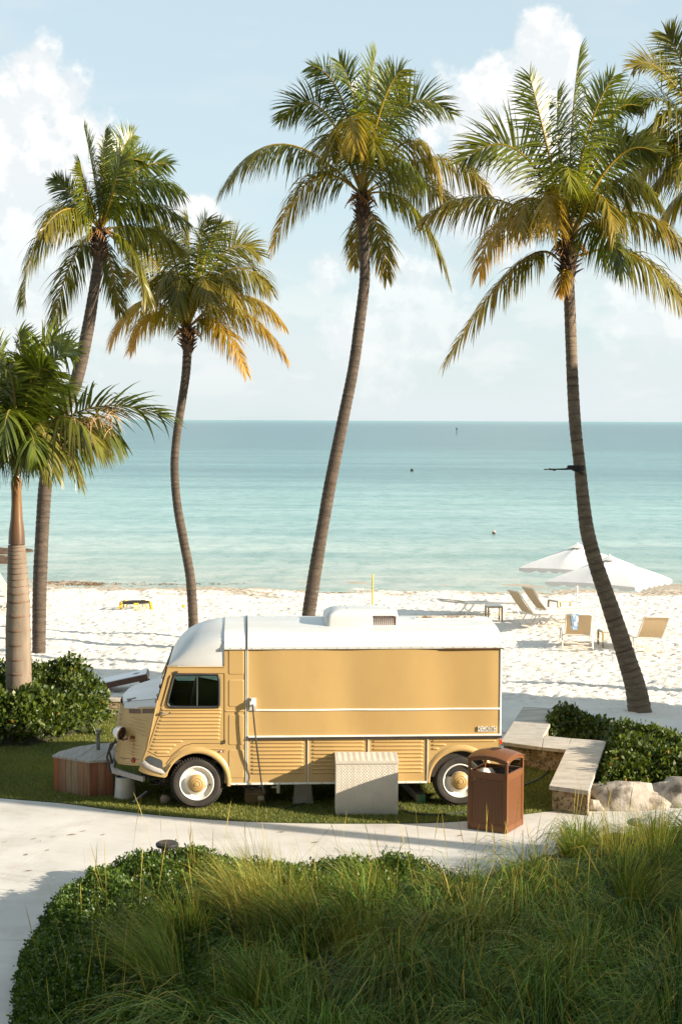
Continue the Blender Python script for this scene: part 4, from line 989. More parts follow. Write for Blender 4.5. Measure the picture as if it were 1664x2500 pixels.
def litter_bin():
    pc = G(1236, 2036); ang = R(-29); hs = .268; hb = .885
    c = Vector((pc.x, pc.y)) + Vector((0, 0)); b = empty('litter_bin', (0, 0, 0), 0, 'brown perforated metal litter bin standing on the path edge', 'bin')
    # local: corner (hs,-hs) is nearest
    Rm = Matrix.Rotation(ang, 2); o = Rm @ Vector((hs, -hs)); b.location = (c.x - o.x, c.y - o.y, 0); b.rotation_euler = (0, 0, ang)
    M_perf = perf_mat(); e = .035
    for sx in (-1, 1):
        for sy in (-1, 1):
            mb = MB(); x, y = sx * (hs - e / 2), sy * (hs - e / 2); mb.box((x - e / 2, y - e / 2, 0), (x + e / 2, y + e / 2, hb)); mb.build('corner_post', M_bin, b, bevel=.006)
    for k in range(4):
        a = math.pi / 2 * k
        def put(mb, name, m, bev=0.0):
            ob = mb.build(name, m, b, bevel=bev); ob.rotation_euler = (0, 0, a); return ob
        mb = MB(); mb.box((-hs + e, -hs + .004, .0), (hs - e, -hs + .03, .07)); put(mb, 'bottom_rail', M_bin, .004)
        mb = MB(); mb.box((-hs + e, -hs + .002, .665), (hs - e, -hs + .03, .735)); put(mb, 'top_rail', M_bin, .004)
        mb = MB(); mb.add([(-hs + e + .018, -hs + .012, .085), (hs - e - .018, -hs + .012, .085), (hs - e - .018, -hs + .012, .65), (-hs + e + .018, -hs + .012, .65)], [(0, 1, 2, 3)]); put(mb, 'mesh_panel', M_perf)
        mb = MB()
        for x in (-hs + e, hs - e - .018): mb.box((x, -hs + .006, .07), (x + .018, -hs + .026, .665))
        mb.box((-hs + e + .018, -hs + .0065, .07), (hs - e - .018, -hs + .0255, .085)); mb.box((-hs + e + .018, -hs + .0065, .65), (hs - e - .018, -hs + .0255, .665)); put(mb, 'panel_frame', M_bin)
        mb = MB(); n = 12; rows = [[], []]
        for i in range(n + 1):
            t = -1 + 2 * i / n; x = t * (hs - .002); rows[0].append((x, -hs + .003, hb - .045 + .05 * (1 - t * t))); rows[1].append((x, -hs + .003, hb + .05 * (1 - t * t)))
        rows2 = [[(x, y + .02, z) for x, y, z in r] for r in rows]; mb.grid([rows2[0], rows[0], rows[1], rows2[1]]); put(mb, 'hood_rim', M_bin)
    mb = MB(); n = 16; rows = []
    for j in range(n + 1):
        tv = -1 + 2 * j / n; rows.append([((-1 + 2 * i / n) * (hs + .006), tv * (hs + .006), hb + .004 + .05 * (1 - (-1 + 2 * i / n) ** 2) + .05 * (1 - tv * tv)) for i in range(n + 1)])
    mb.grid(rows)
    cap = mb.build('hood', M_bin, b, smooth=60)
    sm = cap.modifiers.new('thickness', 'SOLIDIFY'); sm.thickness = .012; sm.offset = -1
    mb = MB(); mb.lathe([(.062, .104), (.075, .108), (.082, .102), (.084, .092)], 24, 'Z', (0, 0, hb)); mb.build('ash_ring', M_bin, cap, smooth=60)
    mb = MB(); mb.disc(.064, hb + .1055, 24); mb.build('ash_hole', mat('hole_shade', (.01, .008, .007), rough=.9), cap)  # black disc stands in for the shade inside the hole
    mb = MB(); q = hs - .045; mb.box((-q, -q, .03), (q, q, .60)); mb.build('liner', M_black, b)
    mb = MB(); mb.lathe([(.21, .60), (.23, .70), (.215, .70), (.19, .62), (.0, .61)], 20); mb.build('rubbish_bag', M_black, b, smooth=50)
    mb = MB(); mb.lathe([(.0, .75), (.05, .745), (.08, .70), (.085, .63), (.05, .61)], 10, 'Z', (-.12, -.1, 0)); mb.build('crumpled_paper', M_trim, b)
litter_bin()

# octagonal wooden box with stainless post
def wood(name, a, b_, c):
    return mat(name, a, b_, rough=.7, scale=5, stretch=(6, 6, .6), bump=.4, bscale=30, bstretch=(5, 5, .4), col3=c, scale3=3, amt3=.7, lo3=.45, hi3=.7)
WOODS = [wood('cedar_red', (.27, .095, .04), (.20, .065, .03), (.08, .045, .03)), wood('cedar_brown', (.30, .16, .08), (.22, .11, .055), (.07, .05, .035)),
         wood('cedar_pale', (.34, .23, .14), (.25, .16, .09), (.08, .06, .04)), wood('cedar_orange', (.33, .10, .03), (.25, .075, .025), (.12, .06, .03))]
M_greyw = mat('weathered_board', (0.36, 0.34, 0.30), (0.26, 0.245, 0.22), rough=.75, scale=4, stretch=(7, .7, 2), bump=.4, bscale=26, bstretch=(6, .5, 1), col3=(.45, .43, .40), scale3=3, amt3=.4)
def wooden_box():
    H = .50
    z5 = lambda x, y, z: G(x / 3.7333, 1550 + y / 3.7333, z).to_2d()
    top = [z5(*p, H) for p in ((478, 1098), (545, 1062), (700, 1022), (890, 992), (1052, 984), (1046, 1062), (1037, 1138), (820, 1150))]
    c = sum(top, Vector((0, 0))) / len(top)
    b = empty('wooden_box', (c.x, c.y, 0), 0, 'angular weathered wooden utility box in front of the van nose', 'box')
    P = [((p - c).x, (p - c).y) for p in top]
    ins = [(x * .955, y * .955) for x, y in P]
    random.seed(5)
    for i in range(len(ins)):
        p, q = Vector(ins[i]), Vector(ins[(i + 1) % len(ins)]); L = (q - p).length; n = max(1, round(L / .105))
        for k in range(n):
            a, e = p.lerp(q, (k + .02) / n), p.lerp(q, (k + .98) / n); d = (q - p).normalized(); nr = Vector((d.y, -d.x)); off = random.uniform(0, .006)
            if nr.dot((p + q) / 2) < 0: nr = -nr
            mb = MB(); o0 = nr * (off - .02); o1 = nr * off
            mb.add([(*(a + o0), 0), (*(e + o0), 0), (*(e + o1), 0), (*(a + o1), 0), (*(a + o0), H - .03), (*(e + o0), H - .03), (*(e + o1), H - .03), (*(a + o1), H - .03)], [(0, 3, 2, 1), (4, 5, 6, 7), (0, 1, 5, 4), (1, 2, 6, 5), (2, 3, 7, 6), (3, 0, 4, 7)])
            mb.build('plank', WOODS[(0, 1, 1, 2, 2, 1, 3, 3, 0, 1)[(i * 3 + k) % 10]], b)
    x0, x1 = min(x for x, y in P), max(x for x, y in P); n = 6
    for k in range(n):
        a, e = x0 + (x1 - x0) * k / n, x0 + (x1 - x0) * (k + 1) / n; s = .18
        pl = clip(clip(P, 1, -s, e - .003 if k < n - 1 else 9), -1, s, -(a + .003) if k else 9)
        if len(pl) > 2: mb = MB(); mb.slab(pl, lambda x, y: (x, y, H - .028), (0, 0, .028 + random.uniform(0, .004))); mb.build('top_board', M_greyw, b)
    t = z5(897, 1045, H); ps = empty('tap_post', (t.x, t.y, H + .003), R(12), 'short stainless steel post standing on the wooden utility box', 'post')
    mb = MB(); mb.box((-.025, -.025, 0), (.025, .025, .27)); mb.build('column', M_steel, ps, bevel=.004)
    mb = MB(); mb.box((-.028, -.028, .27), (.028, .028, .28)); mb.build('cap', M_steel, ps)
    mb = MB(); mb.lathe([(0, -.03), (.011, -.029), (.013, -.025)], 10, 'Y', (0, 0, .215)); mb.lathe([(0, -.03), (.007, -.029), (.008, -.025)], 10, 'Y', (0, 0, .18)); mb.build('key_hole', M_black, ps)
wooden_box()

# bucket, pipe, clutter
def z5w(x, y, z=0.0): return G(x / 3.7333, 1550 + y / 3.7333, z)
M_plastic = mat('off_white_plastic', (0.62, 0.60, 0.53), (0.5, 0.48, 0.42), rough=.45, scale=4)
p = z5w(1130, 1500); b = empty('plastic_bucket', (p.x, p.y + .12, 0), 0, 'off-white bucket turned upside down beside the wooden box', 'bucket')
mb = MB(); mb.lathe([(.145, 0.0), (.148, .01), (.143, .02), (.128, .27), (.124, .285), (.115, .285)], 32); mb.build('shell', M_plastic, b, smooth=40)
mb = MB(); mb.lathe([(.118, .283), (.105, .272), (0, .270)], 32); mb.build('base', mat('bucket_base', (.10, .11, .10), rough=.5), b)
a, e = z5w(1212, 1532, .02), z5w(1335, 1435, .03); mb = MB(); mb.tube([a, e], .019, 12, cap=False); mb.tube([e, a], .0145, 12, cap=False); mb.add([a, a], [])
tag(mb.build('plastic_pipe', mat('pipe_pvc', (.62, .62, .60), rough=.4), smooth=60), 'short white plastic pipe lying on the turf by the front wheel', 'pipe')
p = vp(393 + 8, 1938, .5); wq = world_v(p[0], .5, p[1]); mb = MB(); rows = []
p = world_v(-.42, .35, .0); mb = MB(); mb.lathe([(0, .12), (.05, .115), (.075, .07), (.06, .015), (.02, 0)], 14, 'Z', tuple(p)); tag(mb.build('stone', mat('pale_stone', (.4, .33, .27), (.28, .2, .16), rough=.9, scale=20), smooth=60), 'small round pinkish stone lying under the van nose', 'stone')
# cardboard box and bag
p0 = world_v(*[vp(598, 1962, .3)[0], .3, 0]); cb = empty('cardboard_box', (p0.x, p0.y, 0), YAW + .05, 'small cardboard box under the van behind the front wheel', 'box')
M_card = mat('cardboard', (0.33, 0.22, 0.12), (0.27, 0.17, 0.09), rough=.85, scale=5)
mb = MB(); mb.box((0, 0, 0), (.27, .24, .15)); mb.build('carton', M_card, cb, bevel=.003)
mb = MB(); mb.box((.17, -.003, .04), (.25, .0, .10)); mb.build('printed_label', M_trim, cb)
rows = []; random.seed(2)
for j in range(6):
    rows.append([(.27 * i / 8 + random.uniform(-.01, .01), -.02 + .26 * j / 5 + random.uniform(-.01, .01), .15 + .05 * math.sin(math.pi * j / 5) * (1 + random.uniform(-.5, .5)) + (-.03 if j == 0 else 0)) for i in range(9)])
mb = MB(); mb.grid(rows); pb = mb.build('plastic_bag', mat('plastic_film', (.42, .33, .25), rough=.25), smooth=60); pb.location = cb.location; pb.rotation_euler = cb.rotation_euler; tag(pb, 'crumpled clear plastic bag lying on the cardboard box', 'bag')
# grey crate
p0 = world_v(vp(716, 1966, .25)[0], .25, 0); gc = empty('plastic_crate', (p0.x, p0.y, 0), YAW, 'grey plastic tub upside down under the van', 'tub')
M_tub = mat('grey_tub', (0.42, 0.40, 0.36), (0.34, 0.32, 0.29), rough=.55, scale=4)
mb = MB(); mb.add([(0, 0, 0), (.26, 0, 0), (.26, .3, 0), (0, .3, 0), (.02, .02, .26), (.24, .02, .26), (.24, .28, .26), (.02, .28, .26)], [(4, 5, 6, 7), (0, 1, 5, 4), (1, 2, 6, 5), (2, 3, 7, 6), (3, 0, 4, 7)]); mb.build('shell', M_tub, gc, bevel=.01)
mb = MB(); mb.box((-.01, -.01, 0), (.27, .31, .028)); mb.build('rim', M_tub, gc, bevel=.004); mb = MB(); mb.box((.08, -.006, .05), (.25, .02, .10)); mb.build('handle_recess', M_tub, gc, bevel=.004)
# timber with green end
a = world_v(vp(1028, 1955, .25)[0], .22, .06); e = world_v(vp(1014, 1910, .25)[0] - .1, 1.2, .13)
tb = empty('support_timber', tuple(a), 0, 'grey timber with green painted end lying under the van beside the rear wheel', 'timber'); bpy.context.view_layer.update()
mb = MB(); mb.beam((0, 0, 0), e - a, .11, .11); mb.build('beam', M_greyw, tb, bevel=.004); mb = MB(); d = (e - a).normalized(); mb.beam(-d * .002, -d * .0005, .106, .106); mb.build('painted_end', mat('green_paint', (.10, .26, .14), rough=.6), tb)
mb = MB(); p = world_v(2.25, .55, 0.0); mb.box((p.x, p.y, 0), (p.x + .11, p.y + .22, .07)); tag(mb.build('brick', mat('brick_red', (.30, .09, .05), (.22, .06, .035), rough=.9, scale=12), bevel=.006), 'single red brick lying in the shade under the van', 'brick')
# black hose along the turf to the bench
hp = [G(972, 1966, .015), G(985, 1978, .015), G(1010, 1986, .015), G(1060, 1989, .015), G(1130, 1984, .015), G(1180, 1978, .015), G(1235, 1935, .015), G(1290, 1912, .02), G(1325, 1895, .02), G(1345, 1872, .02), G(1352, 1855, .05)]
mb = MB(); mb.tube([tuple(q) for q in catmull(hp, 6)], .013, 6); tag(mb.build('garden_hose', mat('hose', (.02, .03, .032), rough=.5), smooth=60), 'dark hose lying on the turf from tread-plate box to stone bench', 'hose')

# ------------------------------------------------------------------ stone bench
def z4(x, y, z): return G(1150 + x * .3278, 1680 + y * .3278, z).to_2d()
def bench():
    H = .36; T = .055
    n0 = z4(700, 800, 0); b = empty('stone_bench', (n0.x, n0.y, 0), 0, 'low angular stone bench with pale slab top at the lawn edge', 'bench')
    L = lambda l: [((z4(*p, H) - n0).x, (z4(*p, H) - n0).y) for p in l]
    slabs = [L([(215, 398), (522, 438), (535, 352), (652, 152), (384, 138)]), L([(526, 439), (706, 456), (738, 373), (539, 353)]), L([(577, 726), (873, 765), (1004, 393), (742, 373)])]
    for s in slabs:
        mb = MB(); mb.slab(s, lambda x, y: (x, y, H - T), (0, 0, T)); mb.build('seat_slab', M_cap, b, bevel=.006)
    for s in slabs:
        c = Vector((sum(p[0] for p in s) / len(s), sum(p[1] for p in s) / len(s)))
        q = [tuple(c + (Vector(p) - c) * .90) for p in s]
        if s is slabs[1]: q = [tuple(c + Vector(((p[0] - c.x) * 1.1, (p[1] - c.y) * .86))) for p in s]
        mb = MB(); mb.slab(q, lambda x, y: (x, y, -.01), (0, 0, H - T + .012)); mb.build('base', M_coral, b)
bench()

# boulders
def boulder(name, c, r, seed, label, m):
    bm = bmesh.new(); bmesh.ops.create_icosphere(bm, subdivisions=4, radius=1)
    for v in bm.verts:
        p = v.co.copy(); n = mnoise.fractal(p * 1.1 + Vector((seed * 7.1, 0, 0)), 1.0, 2.0, 4); k = 1 + .30 * n
        q = Vector((p.x, p.y, p.z if p.z > 0 else p.z * .6)) * k
        for d, h in ((Vector((.5, -.6, .6)), .78), (Vector((-.6, -.5, .5)), .80), (Vector((.1, .3, .9)), .82), (Vector((-.2, -.95, .1)), .84)):
            d = d.normalized(); s = q.dot(d)
            if s > h: q -= d * (s - h) * .8
        v.co = Vector((q.x * r[0], q.y * r[1], q.z * r[2]))
    me = bpy.data.meshes.new(name); bm.to_mesh(me); bm.free(); shade(me, 40)
    o = link(name, me, m); o.location = c; tag(o, label, 'boulder', 'boulders beside the hedge'); return o
M_rock = mat('limestone', (0.44, 0.395, 0.335), (0.29, 0.25, 0.205), rough=.9, scale=3.5, bump=.7, bscale=6, bdist=.04, col3=(.11, .085, .06), scale3=4, amt3=.8, lo3=.50, hi3=.64)
p = G(1525, 1976); boulder('boulder', (p.x + .02, p.y + .24, .05), (.60, .38, .30), 1, 'large pale limestone boulder at the end of the stone bench', M_rock)
p = G(1660, 1970); boulder('boulder', (p.x + .12, p.y + .30, .06), (.56, .40, .30), 2, 'pale limestone boulder cut by the right picture edge', M_rock)
p = G(1450, 1980); boulder('boulder', (p.x, p.y + .12, .02), (.16, .14, .12), 3, 'small pale stone between bench end and large boulder', M_rock)

# ------------------------------------------------------------------ beach things
M_cream = mat('cream_frame', (0.78, 0.72, 0.62), rough=.45)
M_sling = mat('sling_tan', (0.60, 0.45, 0.27), (0.55, 0.41, 0.24), rough=.75, scale=30)
M_slingw = mat('sling_cream', (0.76, 0.70, 0.60), rough=.8)
M_tblleg = mat('table_frame', (0.34, 0.27, 0.15), rough=.5); M_tbltop = mat('table_top', (0.75, 0.72, 0.66), rough=.4)
def lounger(X, Y, rz, back, label, group='beach loungers', flat=False):
    """local +x points from head to foot"""
    o = empty('beach_lounger', (X, Y, sz(X, Y)), rz, label, 'lounger', group); W = .31; h = .33
    mb = MB()
    for s in (-1, 1): mb.tube([(-.05, s * W, h), (1.30, s * W, h - .01), (1.36, s * W, h - .03)], .017, 6)
    mb.tube([(1.36, -W, h - .03), (1.36, W, h - .03)], .017, 6); mb.tube([(-.05, -W, h), (-.05, W, h)], .017, 6); mb.build('seat_frame', M_cream, o, smooth=60)
    mb = MB(); mb.grid([[(x, y, h + .004 - .025 * math.sin(math.pi * i / 8)) for i, x in enumerate(np.linspace(0, 1.33, 9))] for y in (-W + .012, W - .012)]); mb.build('seat_sling', M_slingw if not flat else M_slingw, o)
    ca, sa = math.cos(R(back)), math.sin(R(back)); B = .74
    bp = lambda t, y, d=0: (-.05 - ca * t - sa * d * 0, y, h + sa * t)
    mb = MB(); mb.tube([bp(0, -W + .03), bp(B, -W + .03), bp(B + .02, -W + .06), bp(B + .02, W - .06), bp(B, W - .03), bp(0, W - .03)], .017, 6); mb.build('back_frame', M_cream, o, smooth=60)
    mb = MB(); mb.grid([[tuple(Vector(bp(t, y)) + Vector((sa, 0, ca)) * (-.025 * math.sin(math.pi * (t / B)))) for t in np.linspace(.03, B, 9)] for y in (-W + .045, W - .045)]); mb.build('back_sling', M_sling, o)
    mb = MB(); mb.tube([bp(B * .86, -W + .03), bp(B * .86, W - .03)], .010, 6); mb.build('head_bar', M_slingw, o)
    for s in (-1, 1):
        mb = MB(); mb.tube([(.10, s * (W + .02), h), (-.16, s * (W + .03), 0)], .017, 6); mb.tube([(.10, s * (W + .02), h), (.30, s * (W + .02), h - .01)], .017, 6); mb.build('leg', M_cream, o, smooth=60)
        mb = MB(); mb.tube([(1.18, s * (W + .02), h), (1.34, s * (W + .03), 0)], .017, 6); mb.build('leg', M_cream, o, smooth=60)
    mb = MB(); mb.tube([(-.115, -W - .02, .06), (-.115, W + .02, .06)], .014, 6); mb.tube([(.02, -W, .16), (-.03, -W * .8, .13), (-.03, W * .8, .13), (.02, W, .16)], .012, 6); mb.build('stretcher', M_cream, o, smooth=60)
    return o
def tY(u, v, z=None):
    Y = 38.0
    for _ in range(8):
        X = G(u, v, sz(0, Y)); Y = X.y
    return X
def zb(x, y): return (1100 + x / 2.780, 1450 + y / 2.780)
c = tY(*zb(870, 388)); lounger(c.x, c.y + .3, R(84), 44, 'tan lounger seen from behind with a blue towel hung over its back')
tow = MB(); lx = -.05 - math.cos(R(44)) * .76; lz = .33 + math.sin(R(44)) * .76
LG1 = [o for o in COL.objects if o.name.startswith('beach_lounger')][-1]
rows = []
for t in np.linspace(-.24, .36, 16):
    rows.append([((lx - .03 - .012 * math.sin(26 * y + 1) * (t > 0)) if t >= 0 else lx - .0 - t * math.cos(R(44)) + .0, y * (1 - .3 * max(t, 0) / .36) + .10, (lz + .025 - t) if t >= 0 else lz + .03 + t * math.sin(R(44))) for y in np.linspace(-.10, .10, 9)])
tow.grid(rows); tw = tow.build('beach_towel', mat('towel', (.72, .74, .74), (.16, .30, .48), rough=.95, scale=9, lo=.45, hi=.55, stretch=(1, 3, 1)), smooth=60, fix=False)
tw.location = LG1.location; tw.rotation_euler = LG1.rotation_euler; tag(tw, 'blue and white striped towel draped over a lounger back', 'towel')
c = tY(*zb(1357, 408)); lounger(c.x, c.y + .3, R(95), 44, 'tan lounger seen from behind right of the leaning palm trunk')
c = tY(*zb(505, 228)); lounger(c.x + .15, c.y + .2, R(22), 52, 'tan lounger with raised back seen from the side, nearer of a pair')
lounger(c.x + .62, c.y + 1.15, R(22), 52, 'tan lounger with raised back seen from the side, farther of a pair')
c = tY(*zb(90, 140)); lounger(c.x + .1, c.y, R(8), 6, 'cream lounger lying flat beside a small side table', flat=True)
def side_table(u, v, w, label, rz=.1):
    c = tY(u, v); o = empty('side_table', (c.x, c.y + w / 2, sz(c.x, c.y)), rz, label, 'table', 'beach side tables'); h = .40; q = w / 2
    for sx in (-1, 1):
        for sy in (-1, 1): mb = MB(); mb.box((sx * (q - .02) - .02, sy * (q - .02) - .02, -.03), (sx * (q - .02) + .02, sy * (q - .02) + .02, h - .045)); mb.build('leg', M_tblleg, o)
    mb = MB(); mb.box((-q, -q, h - .045), (q, q, h - .012)); mb.build('apron', M_tblleg, o); mb = MB(); mb.box((-q + .01, -q + .01, h - .012), (q - .01, q - .01, h + .006)); mb.build('top', M_tbltop, o)
side_table(*zb(295, 188), .40, 'low side table beside the flat lounger')
side_table(*zb(742, 146), .46, 'low side table behind the pair of side-on loungers', R(30))
side_table(*zb(1085, 372), .45, 'low side table half hidden by the leaning palm trunk')
# left-hand loungers behind the trunks
lounger(-9.15, 43.6, R(-6), 58, 'tan lounger with raised back between the two left palm trunks')
lounger(-10.3, 43.3, R(-6), 60, 'tan lounger cut by the left picture edge')

# umbrellas
def canvas():
    m = mat('canvas_white', (0.78, 0.76, 0.73), (0.74, 0.72, 0.69), rough=.85, scale=3, bump=.2, bscale=8, bdist=.02)
    return m
M_canvas = canvas()
def umbrella(X, Y, rz, hz, r, drop, label):
    z0 = sz(X, Y); o = empty('beach_umbrella', (X, Y, z0), rz, label, 'umbrella', 'white beach umbrellas'); n = 8
    H = hz - z0
    mb = MB(); mb.tube([(0, 0, -.2), (0, 0, H + .06)], .02, 8); mb.build('pole', M_cream, o, smooth=60)
    sides = 4; rows = []
    def rim(a):   # square plan
        k = max(abs(math.cos(a)), abs(math.sin(a))); return 1 / k
    for i in range(9):
        t = i / 8; row = []
        for j in range(48):
            a = 2 * math.pi * j / 48 + math.pi / 4; q = rim(a) * r * t; sag = .05 * math.sin(math.pi * t) * (abs(math.sin(2 * a)) * -1 + .2)
            row.append((q * math.cos(a), q * math.sin(a), H - drop * (t ** 1.25 * .75 + .25 * t ** 3) * (.80 + .20 * rim(a) / 1.41) + sag))
        rows.append(row)
    rows[0] = [(.001 * math.cos(2 * math.pi * j / 48), .001 * math.sin(2 * math.pi * j / 48), H) for j in range(48)]
    mb = MB(); mb.grid(rows, close=True); cn = mb.build('canopy', M_canvas, o, smooth=22, fix=False)
    last = rows[-1]; nn = 192; v0 = []; v1 = []
    for j in range(nn):
        f = j / nn * 48; a_, b_ = Vector(last[int(f) % 48]), Vector(last[(int(f) + 1) % 48]); p = a_.lerp(b_, f % 1); v0.append(p)
        v1.append(p * 1.004 + Vector((0, 0, -.07 - .055 * abs(math.sin(math.pi * f / 2)))))
    mb = MB(); mb.grid([v0, v1], close=True); mb.build('valance', M_canvas, o, fix=False)
    vt = [[(x * .17, y * .17, H + .075 - .10 * .0 + (z - H) * .16 + .0) for x, y, z in last], [(x * .02, y * .02, H + .10) for x, y, z in last]]
    mb = MB(); mb.grid(vt, close=True); mb.build('vent_cap', M_canvas, o, fix=False)
    mb = MB(); mb.lathe([(.0, .16), (.018, .15), (.022, .12), (.012, .09)], 8, 'Z', (0, 0, H - .02)); mb.build('finial', M_cream, o)
    for k in range(8):
        a = math.pi / 4 * k; q = rim(a) * r * .98; zz = H - drop * (.80 + .20 * rim(a) / 1.41) - .0
        mb = MB(); mb.tube([(0.02 * math.cos(a), .02 * math.sin(a), H - .04), (q * .5 * math.cos(a), q * .5 * math.sin(a), H - drop * .46 * (.8 + .2 * rim(a) / 1.41) - .03), (q * math.cos(a), q * math.sin(a), zz - .02)], .010, 5); mb.build('rib', M_cream, o)
umbrella(6.45, 37.8, R(-33), 1.78, 1.14, .50, 'white beach umbrella nearer the palm, its right half sunlit')
umbrella(6.12, 40.7, R(-30), 1.84, 1.14, .50, 'white beach umbrella farther off, partly behind the other umbrella')

# cornhole board
def cornhole():
    a = z5w(792, 458, .1); o = empty('cornhole_board', (a.x * .972, a.y * .972, .10), R(4), 'tilted white beanbag-toss board with brown frame on the sand', 'game board'); L, W, t = 1.12, .62, R(12.0)
    cs_, sn = math.cos(t), math.sin(t); M_bd = mat('board_brown', (.13, .065, .045), (.10, .05, .035), rough=.5, scale=6); M_bw = mat('board_white', (.74, .75, .76), (.68, .69, .70), rough=.35, scale=3)
    f = lambda u, y, h: (u * cs_ - h * sn, y, u * sn + h * cs_)
    hole = [(L - .2 + .075 * math.cos(2 * math.pi * k / 24), W / 2 + .075 * math.sin(2 * math.pi * k / 24)) for k in range(24)]
    mb = MB(); mb.slab([(0, 0), (L, 0), (L, W), (0, W)], lambda x, y: f(x, y, .10), Vector((-sn, 0, cs_)) * .012, [hole]); mb.build('deck', M_bw, o)
    def bar(u0, u1, y0, y1, name):
        mb = MB(); c = [f(u, y, h) for h in (0, .10) for u, y in ((u0, y0), (u1, y0), (u1, y1), (u0, y1))]; mb.add(c, [(0, 3, 2, 1), (4, 5, 6, 7), (0, 1, 5, 4), (1, 2, 6, 5), (2, 3, 7, 6), (3, 0, 4, 7)]); mb.build(name, M_bd, o)
    bar(-.0, L, -.02, 0, 'side_board'); bar(0, L, W, W + .02, 'side_board'); bar(L, L + .02, -.02, W + .02, 'end_board'); bar(-.02, 0, -.02, W + .02, 'end_board')
    for y in (.03, W - .03):
        p, q = Vector(f(L - .14, y, .05)), Vector((L + .10, y, -.03)); mb = MB(); mb.beam(p, q, .035, .085, (1, 0, .3)); mb.build('leg', M_bd, o)
    p, q = Vector((L + .03, .05, .05)), Vector((L + .03, W - .05, .05)); mb = MB(); mb.beam(p, q, .02, .06); mb.build('crossbar', M_bd, o)
cornhole()
# roundnet game
def roundnet():
    c = tY(331, 1488); o = empty('roundnet_game', (c.x, c.y, sz(c.x, c.y)), 0, 'round black trampoline-like net on yellow legs standing on the sand', 'ball game'); r, h = .40, .20
    M_y = mat('game_yellow', (.75, .48, .02), rough=.45)
    mb = MB(); mb.tube([(r * math.cos(2 * math.pi * k / 40), r * math.sin(2 * math.pi * k / 40), h) for k in range(41)], .016, 6, cap=False); mb.build('hoop', M_black, o, smooth=60)
    mb = MB()
    for k in range(-6, 7):
        a = k * .055; s = math.sqrt(max(0, .37 ** 2 - a * a)); mb.tube([(a, -s, h - .005), (a, s, h - .005)], .004, 4); mb.tube([(-s, a, h - .005), (s, a, h - .005)], .004, 4)
    mb.build('net', M_black, o)
    for k in range(5):
        a = 2 * math.pi * k / 5 + R(-80); d = Vector((math.cos(a), math.sin(a), 0)); t = Vector((-d.y, d.x, 0)); mb = MB()
        mb.beam(d * (r + .01) + t * .05 + Vector((0, 0, h + .02)), d * (r + .06) + t * .06 + Vector((0, 0, -.02)), .02, .05); mb.beam(d * (r + .01) - t * .05 + Vector((0, 0, h + .02)), d * (r + .06) - t * .06 + Vector((0, 0, -.02)), .02, .05); mb.beam(d * (r + .01) + t * .06 + Vector((0, 0, h)), d * (r + .01) - t * .06 + Vector((0, 0, h)), .04, .05)
        mb.build('leg', M_y, o)
    c = tY(448, 1484); mb = MB(); mb.lathe([(.05 * math.sin(math.pi * k / 8) + 1e-4, .05 - .05 * math.cos(math.pi * k / 8)) for k in range(9)], 12, 'Z', (c.x, c.y, sz(c.x, c.y))); tag(mb.build('ball', M_y, smooth=80), 'small yellow ball lying on the sand right of the roundnet', 'ball')
    X, Y = at(909, 1402, 44).x, 44.0; o = empty('yellow_marker_post', (X, Y, sz(X, Y)), 0, 'slim yellow post standing in the sand behind the van roof', 'post')
    zt2 = at(909, 1402, 44).z - sz(X, Y); mb = MB(); mb.tube([(0, 0, -.1), (0, 0, zt2)], .022, 8); mb.build('pole', M_y, o, smooth=60)
    mb = MB()
    for k, (z, hh) in enumerate(((.80, .025), (.76, .015), (.72, .03), (.67, .02), (.60, .02), (.56, .03), (.51, .025))): mb.box((-.010, -.0245, zt2 - .95 + z - hh / 2), (.010, -.021, zt2 - .95 + z + hh / 2))
    mb.build('printed_marks', M_rust, o)
roundnet()
# far marks on the water
Y = 620.0; p = at(1114, 1044, Y); mk = empty('channel_marker', (p.x, Y, -.27), 0, 'thin channel marker pole far out on the sea', 'marker'); hgt = p.z + .27
mb = MB(); mb.tube([(0, 0, -1), (0, 0, hgt)], .13, 6); mb.build('pole', M_dark, mk); mb = MB(); mb.box((-.28, -.1, hgt - 1.0), (.28, .1, hgt - .1)); mb.build('board', mat('marker_green', (.05, .14, .1), rough=.6), mk)
def buoy(u, v, r, label, m):
    p = G(u, v, -.25); mb = MB(); mb.lathe([(r * math.sin(math.pi * k / 8) + 1e-4, -r * math.cos(math.pi * k / 8) + r * .5) for k in range(9)], 12, 'Z', (0, 0, 0)); o = mb.build('buoy', m, smooth=80); o.location = p; tag(o, label, 'buoy')
buoy(1205, 1303, .10, 'pale round buoy floating in the shallow water', mat('buoy_pale', (.55, .45, .38), (.12, .08, .06), scale=1.5, lo=.48, hi=.52)); buoy(1005, 1150, .17, 'dark round buoy floating farther out', M_dark)
# rocks in the water at the left edge, each its own
M_wrock = mat('shore_rock', (.10, .055, .03), (.05, .032, .02), rough=.8, scale=2, bump=1, bscale=4, bdist=.1, col3=(.24, .17, .05), scale3=3, amt3=.6)
for k, (u, v, rx, rz_, lab) in enumerate(((12, 1372, .75, .26, 'dark shore rock nearest the beach at the left edge'), (60, 1347, .55, .12, 'flat dark shore rock showing right of the palm trunk'), (5, 1350, .8, .22, 'dark shore rock farther out at the left edge'))):
    p = G(u, v, -.27); o = boulder('shore_rock', (p.x - .2, p.y, -.24), (rx, .6, rz_), 10 + k, lab, M_wrock); o['category'] = 'rock'; o['group'] = 'dark rocks in the shallows'
